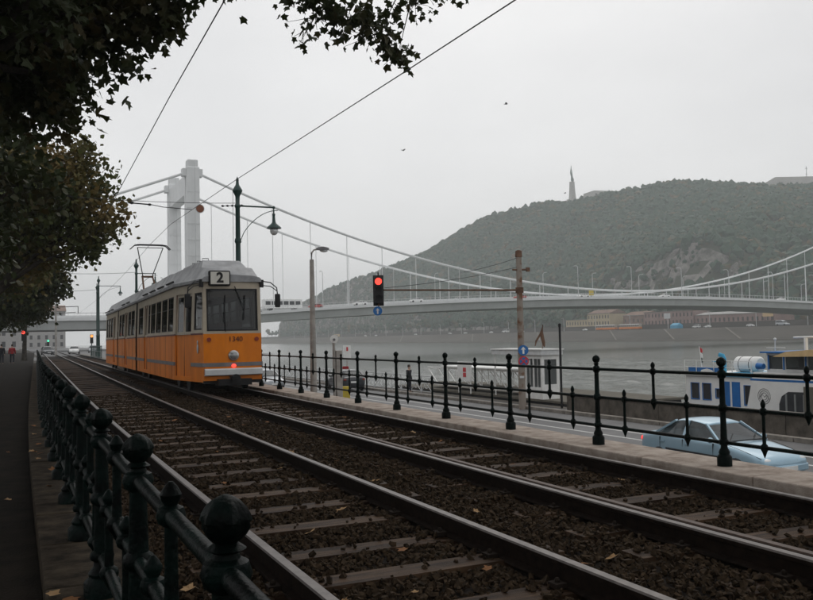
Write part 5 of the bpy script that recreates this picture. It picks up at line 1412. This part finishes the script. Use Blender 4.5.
m = MB(); m.tube([(-.9, 3.5, 3.12), (-.9, 3.5, 3.75), (-.92, 3.56, 3.88), (-1.0, 3.72, 3.92)], [.07, .07, .08, .10], 10); m.bar((-.9, 3.5, 3.6), (-.9, 4.2, 3.62), .025); m.build('vent_pipe', 'boat_cyan', bo, True)
m = MB(); m.tube([(-.9, 1.55, 3.52), (-.9, 1.63, 3.52), (-.9, 2.7, 3.52), (-.9, 2.78, 3.52)], [.27, .34, .34, .27], 18); m.box((-.9, 1.85, 3.2), (.5, .1, .3)); m.box((-.9, 2.5, 3.2), (.5, .1, .3)); m.build('life_raft', 'boat_white', bo, True)
m = MB()
for y in (1.9, 2.45): m.tube([(-.9, y - .02, 3.52), (-.9, y + .02, 3.52)], .346, 18)
m.build('raft_strap', 'tram_trim', bo)
m = MB(); m.bar((-1.6, 4.1, 3.1), (-1.6, 4.25, 4.3), .015); m.build('flag_staff', 'white_paint', bo)
for k, mt in enumerate(('sign_red', 'white_paint', 'post_green')):
    m = MB(); m.rings([[(-1.6 + dx, 4.22 - .02 * k, 4.25 - .22 * k), (-1.6 + dx + .02, 4.12, 4.17 - .22 * k), (-1.6 + dx, 4.07, 4.02 - .22 * k), (-1.6 + dx, 4.18, 4.03 - .22 * k)] for dx in (0, .02)]); m.build('flag_stripe', mt, bo)
# wheelhouse block with raked end
m = MB(); m.rings([[(x, 1.35, 1.38), (x, .85, 3.28), (x, -11, 3.28), (x, -11, 1.38)] for x in (-2.12, 2.12)]); wh = m.build('superstructure', 'boat_white', bo)
m = MB(); m.prism([(-2.6, 1.5), (-.35, 1.5), (-.37, 2.1), (-.5, 2.4), (-.8, 2.58), (-2.6, 2.62)], 'x', -2.135, -2.115); m.build('side_opening', 'window_dark', bo)
for k in range(3): m = MB(); m.bb((-2.15, -.75 - .4 * k, 1.5), (-2.136, -.67 - .4 * k, 2.5)); m.build('curtain', 'bridge_under', bo)
for q in range(3): m = MB(); m.tube([(-2.125, .35 + (.3 - .08 * q) * math.cos(a), 2.35 + (.3 - .08 * q) * math.sin(a)) for a in np.linspace(0, 2 * PI, 20)], .012, 4, False); m.build('emblem_ring', 'tram_trim', bo)
m = MB(); m.tube([(-2.125, .1, 2.25), (-2.125, .22, 2.42), (-2.125, .33, 2.32), (-2.125, .45, 2.45), (-2.125, .6, 2.25)], .014, 4, False); m.build('emblem_mark', 'tram_trim', bo)
ca = MB(); ww_ = [(.08, .75, 3.42, 3.95), (.9, 1.75, 3.42, 3.95), (1.9, 2.9, 3.42, 3.95), (3.05, 4.2, 3.42, 3.95), (4.35, 5.5, 3.42, 3.95)]
ptw = kw(ca, (-1.85, .4), (-1.85, -5.65), 3.28, 4.04, ww_); pe = kw(ca, (1.85, .4), (-1.85, .4), 3.28, 4.04, [(.2, 1.7, 3.42, 3.95), (2.0, 3.5, 3.42, 3.95)]); kw(ca, (-1.85, -5.65), (1.85, -5.65), 3.28, 4.04, []); kw(ca, (1.85, -5.65), (1.85, .4), 3.28, 4.04, [])
ca.build('wheelhouse', 'grey_white', bo)
for a, b, c, e in ww_: mm = MB(); mm.add([ptw(*q, .03) for q in ((a, c), (b, c), (b, e), (a, e))], [(0, 1, 2, 3)]); mm.build('wheelhouse_window', 'car_glass', bo)
for a, b, c, e in [(.2, 1.7, 3.42, 3.95), (2.0, 3.5, 3.42, 3.95)]: mm = MB(); mm.add([pe(*q, .03) for q in ((a, c), (b, c), (b, e), (a, e))], [(0, 1, 2, 3)]); mm.build('wheelhouse_window', 'car_glass', bo)
m = MB(); m.bb((-2.0, -5.7, 4.04), (2.0, .6, 4.10)); m.build('wheelhouse_roof', 'boat_blue', bo)
m = MB(); m.rings([[(x, -.45, 3.92), (x, -1.1, 4.12), (x, -2.2, 4.2), (x, -7, 4.14), (x, -7, 4.05), (x, -.8, 3.92)] for x in (-2.5, 2.5)]); m.build('awning', 'canvas', bo)
m = MB(); m.tube([(-1.6, .2, 4.08), (-1.58, .2, 4.55)], .025, 6); m.ball((-1.58, .2, 4.58), .06); m.build('signal_mast', 'grey_white', bo)
m = MB(); m.bar((-1.3, -1.0, 4.1), (-1.3, -1.0, 4.62), .07, 8); m.bar((-1.3, -.45, 4.64), (-1.3, -1.65, 4.66), .035, 8); m.build('radar', 'white_paint', bo)
m = MB(); m.tube([(-1.5, -1.9, 4.15), (-1.5, -1.9, 4.8), (-1.5, -1.88, 5.7)], [.05, .045, .015], 6); m.build('aerial', 'white_paint', bo)
m = MB(); m.tube([(-2.0, .42, 3.52), (-2.0, .72, 3.52)], [.11, .14], 12); m.build('searchlight', 'boat_blue', bo)

# fittings: guard rails, fenders, ropes, lifebuoy
for y in (1.0, 2.0, 3.0, 4.0, 4.7): m = MB(); m.bar((-2.05, y, 3.1), (-2.05, y, 3.72), .016); m.build('stanchion', 'white_paint', bo)
for z in (3.42, 3.70): m = MB(); m.bar((-2.05, 1.0, z), (-2.05, 4.7, z), .012); m.build('guard_rail', 'white_paint', bo)
for y in (-8, -5, -2.2, .4, 2.2, 4.2): m = MB(); m.lathe([(.03, 0), (.13, .06), (.14, .5), (.13, .62), (.03, .7)], (-2.5, y, .75), 10); m.build('fender', 'rubber', bo, True)
for y in (4.4, -6.0): m = MB(); m.tube(sag((-2.0, y, 1.5), (-5.3, y + 1.2, 1.6), .25), .025, 6); m.build('mooring_rope', 'rope', bo)
for a, b in ((-5.6, .35),):
    m = MB()
    m.bar((-1.9, b, 4.25), (-1.9, b - .9, 4.25), .015); m.build('roof_rail', 'white_paint', bo)
for u in (.1, .82, 1.82, 2.97, 4.27): m = MB(); m.bb((-1.875, .4 - u - .03, 3.40), (-1.85, .4 - u + .03, 3.97)); m.build('mullion', 'boat_blue', bo)
for k in range(4): m = MB(); m.bb((-2.128, -3.2 - 1.4 * k, 2.0), (-2.118, -2.3 - 1.4 * k, 2.7)); m.build('saloon_window', 'window_dark', bo)
m = MB(); m.bb((-2.126, -9, 2.95), (-2.116, 1.0, 3.03)); m.build('trim_band', 'boat_blue', bo)
# ================================================================ PEOPLE
def skin_obj(name, V, E_, rad, mt, parent, lv=2):
    me = bpy.data.meshes.new(name); me.from_pydata(V, E_, []); me.materials.append(MATS[mt])
    o = link(name, me, parent); o.modifiers.new('skin', 'SKIN')
    for i, r_ in enumerate(rad):
        me.skin_vertices[0].data[i].radius = r_ if isinstance(r_, tuple) else (r_, r_)
    me.skin_vertices[0].data[0].use_root = True
    s_ = o.modifiers.new('sub', 'SUBSURF'); s_.levels = 1; s_.render_levels = lv
    return o
def person(loc, rz, h, coat, label, stride=.16, hair='hair'):
    k = h / 1.75; t = empty('person', loc, rz, label, 'person'); t.scale = (k, k, k)
    s = stride
    V = [(0, 0, .95), (0, 0, 1.15), (0, 0, 1.36), (0, -.01, 1.50), (0, -.02, 1.58), (0, -.03, 1.70),
         (.10, 0, .90), (.11, -s * .5, .50), (.11, -s, .09), (.11, -s - .15, .04), (-.10, 0, .90), (-.11, s * .3, .50), (-.11, s * 1.1, .10), (-.11, s * 1.1 - .14, .05),
         (.19, 0, 1.40), (.24, .06, 1.12), (.25, -.04, .88), (.25, -.08, .80), (-.19, 0, 1.40), (-.24, -.02, 1.12), (-.25, -.12, .90), (-.25, -.16, .82)]
    E_ = [(0, 1), (1, 2), (2, 3), (3, 4), (4, 5), (0, 6), (6, 7), (7, 8), (8, 9), (0, 10), (10, 11), (11, 12), (12, 13), (2, 14), (14, 15), (15, 16), (16, 17), (2, 18), (18, 19), (19, 20), (20, 21)]
    rd = [(.15, .11), (.14, .10), (.16, .11), .055, (.075, .09), (.085, .10), .085, .06, .045, .04, .085, .06, .045, .04, .06, .045, .03, .035, .06, .045, .03, .035]
    skin_obj('body', V, E_, rd, 'skin', t)
    cv = [(0, 0, .80), (0, 0, 1.0), (0, 0, 1.2), (0, 0, 1.42), (.20, 0, 1.41), (.25, .06, 1.12), (.26, -.04, .90), (-.20, 0, 1.41), (-.25, -.02, 1.12), (-.26, -.12, .92)]
    ce = [(0, 1), (1, 2), (2, 3), (3, 4), (4, 5), (5, 6), (3, 7), (7, 8), (8, 9)]
    skin_obj('coat', cv, ce, [(.19, .15), (.18, .14), (.18, .135), (.15, .11), .085, .07, .055, .085, .07, .055], coat, t)
    tv = [(0, 0, .93), (.10, 0, .86), (.11, -s * .5, .50), (.11, -s, .10), (-.10, 0, .86), (-.11, s * .3, .50), (-.11, s * 1.1, .11)]
    skin_obj('trousers', tv, [(0, 1), (1, 2), (2, 3), (0, 4), (4, 5), (5, 6)], [(.15, .12), .10, .078, .062, .10, .078, .062], 'trousers', t)
    m = MB()
    m.ball((.11, -s - .07, .045), (.05, .14, .05)); m.ball((-.11, s * 1.1 - .07, .05), (.05, .14, .05)); m.build('shoes', 'shoe', t, True)
    m = MB(); m.ball((0, -.005, 1.695), (.088, .098, .105), 12, 8); m.build('hair', hair, t, True)
    m = MB(); m.ball((0, -.128, 1.655), (.016, .022, .02), 8); m.build('nose', 'skin', t, True)
    return t
person(P(-1.55, 84, -.30), PI, 1.72, 'coat_red', 'person in a red coat and dark trousers walking along the footpath')
person(P(-2.35, 82, -.30), PI * 1.03, 1.76, 'coat_black', 'person in dark clothes walking beside the one in the red coat', .1)
person((22.95, 48.6, -2.15), .6, 1.74, 'coat_black', 'person in a dark coat standing on the quay near the gangway', .02)

# ================================================================ DISTANT SIGNALS BY THE BRIDGE
def far_signal(x, y, h, lit, label):
    t = empty('far_traffic_light', (x, y, -.34), label=label, cat='traffic light')
    m = MB(); m.bar((0, 0, 0), (0, 0, h), .07); m.build('post', 'post_green', t); m = MB(); m.box((0, -.1, h - .3), (.36, .3, 1.1)); m.build('housing', 'black_iron', t)
    m = MB(); m.disc((0, -.27, h + .05), .17, (0, 1, 0), .04, 16); m.build('lamp', lit, t)
far_signal(1.6, 100, 3.0, 'red_lit', 'distant traffic light showing red beside the footpath trees')
far_signal(9.6, 113, 2.6, 'amber_lit', 'distant traffic light showing amber beside the green posts')
far_signal(6.5, 160, 2.3, 'green_lit', 'distant traffic light showing green near the bridge')
gf = empty('green_fence', (8.0, 84, -.34), label='short green iron fence at the foot of the distant green posts', cat='fence')
for k in range(10): m = MB(); m.bar((0, 1.2 * k, 0), (0, 1.2 * k, 1.5), .04); m.build('post', 'post_green', gf)
for z in (.4, .95, 1.45): m = MB(); m.bar((0, 0, z), (0, 10.8, z), .03); m.build('rail', 'post_green', gf)
tag(strip(2.0, 30, -.335, [100, 112, 125], False).build('crossing_road', 'asphalt'), kind='structure')
m = MB(); m.add([(4, 125, -.333), (26, 125, -.333), (30, 420, -.333), (8, 420, -.333)], [(0, 1, 2, 3)]); tag(m.build('embankment_road', 'asphalt'), kind='structure')

# grey apartment houses beyond the bridge on the near bank
for i, (x, y, w_, h_, lab) in enumerate(((-16, 330, 40, 20, 'pale apartment house beyond the bridge behind the plane trees'), (2, 430, 46, 17, 'grey apartment house further beyond the bridge'))):
    t = empty('apartment_house', (x, y, -.34), -PI / 2, label=lab, cat='building')
    facade(t, 0, -w_ / 2, w_ / 2, 0, h_, 'bld_grey', 5, 3.2, 1.9, 1.2, 'bld_roof', depth=16)
    t.rotation_euler = (0, 0, PI / 2)

# ================================================================ BIRDS
def bird(loc, span, label, rz):
    t = empty('bird', loc, rz, label, 'bird'); t.scale = (.6, .6, .6) if loc[2] < 30 else (1, 1, 1)
    m = MB(); m.tube([(0, -.32, 0), (0, -.2, .01), (0, 0, .0), (0, .25, 0), (0, .42, 0)], [.02, .06, .09, .05, .015], 8); m.build('body', 'black_iron', t, True)
    for s_ in (-1, 1):
        m = MB(); m.rings([[(s_ * x, y0, z), (s_ * x, y1, z + .01), (s_ * x, (y0 + y1) / 2, z + .03)] for x, y0, y1, z in ((.04, -.14, .16, .02), (.4, -.18, .10, .16), (span / 2, .05, .12, .05))]); m.build('wing', 'black_iron', t)
bird((45.3, 71.8, 24.5), 1.0, 'dark bird gliding high in the grey sky, the higher one', .9)
bird((36, 76.5, 20.1), .7, 'tiny dark bird in the grey sky, the lower one', 2.0)
bird((146, 201, 42), 1.7, 'dark bird flying beside the hilltop monument', 1.2)

# ================================================================ PLANE TREES
def simple_leaf():
    v = np.array([(0, 0, 0), (.42, .38, .06), (.25, .75, 0), (0, 1.0, .03), (-.28, .72, .0), (-.42, .36, .06)])
    return v, np.array([(0, 1, 2), (0, 2, 3), (0, 3, 4), (0, 4, 5)])
def crown_points(lobes, n, g_, tight=.30):
    vol = np.array([l_[3] ** 2.2 for l_ in lobes]); cnt = (n * vol / vol.sum()).astype(int)
    out = []; clumps = []
    for l_, c in zip(lobes, cnt):
        nk = max(5, int(c / 34))
        d = g_.normal(size=(nk, 3)); d /= np.linalg.norm(d, axis=1)[:, None]
        rad = l_[3] * g_.uniform(.25, 1.0, nk) ** .45
        cc = np.array(l_[:3]) + d * rad[:, None] * np.array([1, 1, .85])
        clumps.append(cc)
        pk = g_.integers(0, nk, c)
        out.append(cc[pk] + g_.normal(size=(c, 3)) * min(tight, l_[3] * .3))
    return np.concatenate(out), np.concatenate(clumps)
def leaf_rot(n, g_):
    """leaves hang: mostly flat-ish blades tilted every way, tips a little down"""
    return rand_rot(n, g_)
def plane_tree(base, th, lobes, n, size, mt, label, seed, palmate=False, tr=.26, extra_limbs=()):
    g_ = np.random.default_rng(seed)
    t = empty('plane_tree', base, label=label, cat='tree', group='plane trees along the footpath')
    b = Vector(base)
    pts, cl = crown_points(lobes, n, g_)
    bv, bt = (LEAF_V, LEAF_T) if palmate else simple_leaf()
    v, tt = scatter(bv, bt, pts - np.array(base), leaf_rot(len(pts), g_), size * g_.uniform(.65, 1.25, len(pts)))
    c = link('crown', np_mesh('crown', v, tt, mt), t); c['kind'] = 'stuff'
    m = MB(); m.tube([(0, 0, -.1), (.02, .03, .4), (.05, 0, th * .5), (.1, .05, th)], [tr * 1.35, tr, tr * .85, tr * .7], 12); tk_ = m.build('trunk', 'bark', t, True)
    top = Vector((.1, .05, th))
    for l_ in lobes:
        e = Vector(l_[:3]) - b
        if l_[3] < .4: continue
        m = MB(); mid = top.lerp(e, .5) + Vector((0, 0, .35))
        m.tube([top - Vector((0, 0, .2)), top.lerp(mid, .5), mid, e], [tr * .5, tr * .36, tr * .25, .03], 7); m.build('limb', 'bark', t, True)
    m = MB()
    sel = g_.permutation(len(cl))[:70]
    for i in sel:
        e = Vector(cl[i]) - b; best = min(lobes, key=lambda l_: (Vector(l_[:3]) - b - e).length); c0 = Vector(best[:3]) - b
        m.tube([c0, c0.lerp(e, .5) + Vector((0, 0, .05)), e], [.022, .014, .005], 4)
    o = m.build('twigs', 'bark', t); o['kind'] = 'stuff'
    return t
T1L = [(-.9, 13.3, 7.2, 2.3), (-1.6, 9.5, 8.2, 3.0), (.55, 12.75, 5.8, .95), (1.4, 12.4, 6.2, .72), (1.95, 12.1, 6.65, .55), (.0, 13.0, 5.0, .85), (1.75, 12.2, 6.0, .5), (1.25, 12.5, 5.65, .55), (2.2, 12.05, 6.25, .38), (.5, 12.8, 5.15, .6), (.3, 11.6, 6.6, 1.0), (.2, 12.4, 6.3, 1.2), (-.5, 11, 6.2, 1.6), (5.15, 12.8, 6.75, .39), (5.6, 12.6, 6.45, .36), (4.5, 13.1, 7.0, .38), (6.2, 12.3, 7.05, .3), (5.8, 12.55, 6.15, .25), (-2.2, 12.5, 5.8, 2.0), (.9, 12.2, 7.2, 1.2), (-.2, 14.5, 5.6, 1.3), (2.9, 11.9, 7.5, .7)]
t1 = plane_tree((-1.35, 10.6, -.30), 4.2, T1L, 36000, .17, 'leaf_near', 'dark plane tree leaning its leafy branch out over the tracks', 5, True, .3)
# the branch over the tracks: its leaves can be picked out one by one against the sky
HL = [(3.35, 13.4, 7.15, .30, 34), (2.75, 12.6, 6.9, .28, 26), (4.25, 13.2, 7.15, .32, 38), (4.6, 13.07, 6.66, .28, 34), (5.05, 12.88, 6.55, .28, 34), (5.5, 12.68, 6.36, .26, 34), (5.82, 12.52, 6.05, .2, 26), (6.1, 12.38, 6.86, .24, 22),
      (6.45, 12.2, 7.05, .22, 14), (5.35, 12.7, 7.25, .3, 22), (4.42, 13.15, 6.42, .14, 8), (6.8, 12.05, 7.0, .12, 8)]
tb = Vector((-1.35, 10.6, -.30))
nlm = []
for k in range(4):
    v, t_ = leaf_poly(seed=30 + k); v = v * .17; v[:, 2] += (v[:, 0] ** 2) * (3 - 2 * k); nlm.append(np_mesh('leaf', v, t_, 'leaf_near'))
bm_ = MB()
bpts = [(-1.2, 10.7, 4.0), (-1.2, 11.0, 7.0), (.6, 11.8, 8.6), (3.0, 12.9, 8.7), (4.4, 13.1, 8.4), (5.4, 12.8, 8.0), (6.2, 12.4, 7.7), (6.9, 12.0, 7.3)]
bm_.tube([Vector(p) - tb for p in bpts], [.10, .085, .07, .05, .035, .025, .015, .005], 8)
for (x, y, z, r_, c) in HL:
    near = min(bpts, key=lambda p: (Vector(p) - Vector((x, y, z + .3))).length)
    bm_.tube([Vector(near) - tb, Vector(near).lerp(Vector((x, y, z)), .6) + Vector((.05, 0, .05)) - tb, Vector((x, y, z - r_ * .4)) - tb], [.016, .010, .003], 5)
    for q in range(c):
        a = Vector((x, y, z)) + Vector((random.gauss(0, r_ * .8), random.gauss(0, r_ * .6), random.gauss(-.03, r_ * .6)))
        o = link('leaf', nlm[q % 4], t1, a - tb); o.rotation_euler = (random.uniform(-2.6, -.4), random.uniform(-.9, .9), random.uniform(0, 6.28)); s_ = random.uniform(.6, 1.15); o.scale = (s_,) * 3
        if q % 3 == 0: bm_.tube([Vector((x, y, z)) - tb, a - tb], [.006, .003], 4)
bm_.build('overhanging_branch', 'bark', t1, True)

plane_tree((-1.5, .6, -.30), 4.6, [(-1.6, .6, 8.2, 2.6), (.8, 2.4, 8.8, 2.2), (1.6, -1.2, 8.6, 2.3), (-.5, -3, 7.6, 2.4), (3.2, 1.0, 9.4, 2.2), (-3, 3.5, 7.8, 2.4), (2.2, 4.5, 9.6, 1.8), (3.5, -2.5, 9, 2.2)], 11000, .3, 'leaf_near', 'unseen plane tree overhead, crown spread wide to shade the footpath and tracks', 6)  # row continued out of view; crown added overhead and widened to darken the foreground
plane_tree((-1.3, 21.5, -.30), 3.6, [(-1.1, 22, 6.2, 1.9), (.25, 22.6, 5.2, .9), (-.4, 21.8, 7.4, 1.7), (-.9, 23, 4.2, 1.3), (-2.8, 21, 6, 2.0)], 8000, .2, 'leaf_near', 'dark plane tree standing between the leaning one and the olive one', 7)
plane_tree(P(-1.3, 33, -.30), 3.4, [(2.2, 33, 7.2, 1.3), (3.05, 32.7, 5.85, .95), (1.8, 33.3, 5.4, 1.25), (.8, 33.6, 7.4, 1.6), (2.45, 32.8, 8.1, .6), (.4, 33.9, 5.0, 1.2), (2.85, 32.7, 4.9, .55), (-1.2, 33, 6.5, 2.2), (1.4, 33.2, 6.4, 1.3)], 17000, .19, 'leaf_mid',
           'olive and russet plane tree with a rounded crown reaching towards the tram', 8)
plane_tree(P(-2.6, 43, -.30), 3.2, [(-.1, 43, 6.4, 1.6), (.5, 43.2, 4.6, 1.1), (-1.6, 43, 5.4, 1.8), (1.1, 43, 5.4, .8)], 7000, .22, 'leaf_mid', 'plane tree just behind the olive and russet one', 9)
plane_tree(P(-3.0, 53, -.30), 2.8, [(1.9, 52, 5.5, 1.15), (.4, 52.8, 4.7, 1.4), (2.5, 51.8, 4.6, .8), (1.6, 52.2, 3.5, .75), (.7, 52.5, 6.8, 1.5), (-.2, 53, 3.3, 1.0)], 9000, .22, 'leaf_near', 'dark plane tree with low drooping branches down the footpath', 10)
plane_tree(P(-3.6, 66, -.30), 2.8, [(1.2, 66, 5.2, 1.8), (.7, 66, 3.6, 1.1), (-.9, 66, 5, 1.8), (2.2, 66, 4.2, .9)], 6000, .26, 'leaf_near', 'dark plane tree far down the footpath before the red coat walker', 11)
plane_tree(P(-4.0, 79, -.30), 3.0, [(1.6, 79, 5.6, 1.9), (0, 79, 4.6, 1.8), (2.4, 79, 4.2, .9)], 4500, .3, 'leaf_near', 'dark plane tree beside the walkers on the footpath', 12)
plane_tree(P(-.75, 100, -.30), 3.0, [(1.6, 100, 6.6, 2.0), (0, 100, 5.6, 2.0), (2.4, 100, 5.2, 1.0)], 4500, .3, 'leaf_near', 'plane tree behind the walkers towards the bridge', 13)
for i, (x, y) in enumerate(((-6.5, 26), (-7, 40), (-6.5, 56))):
    plane_tree((x, y, -.30), 3.4, [(x, y, 6.2, 2.6), (x + 1.5, y, 5, 1.8), (x - 1, y + 1.5, 7.4, 2)], 4500, .28, 'leaf_near', 'plane tree of the second row away from the tracks', 20 + i)

# ================================================================ HAZE
hz_m = bpy.data.materials.new('haze_air'); hz_m.use_nodes = True
n, l = hz_m.node_tree.nodes, hz_m.node_tree.links
n.clear(); o_ = n.new('ShaderNodeOutputMaterial'); pv = n.new('ShaderNodeVolumePrincipled')
pv.inputs['Color'].default_value = (0.95, 0.975, 0.99, 1); pv.inputs['Density'].default_value = 0.00042; pv.inputs['Anisotropy'].default_value = 0.2
l.new(pv.outputs[0], o_.inputs['Volume']); MATS['haze_air'] = hz_m
m = MB(); m.bb((-1560, -300, -9.2), (2260, 3060, 192)); tag(m.build('haze', 'haze_air'), kind='stuff')
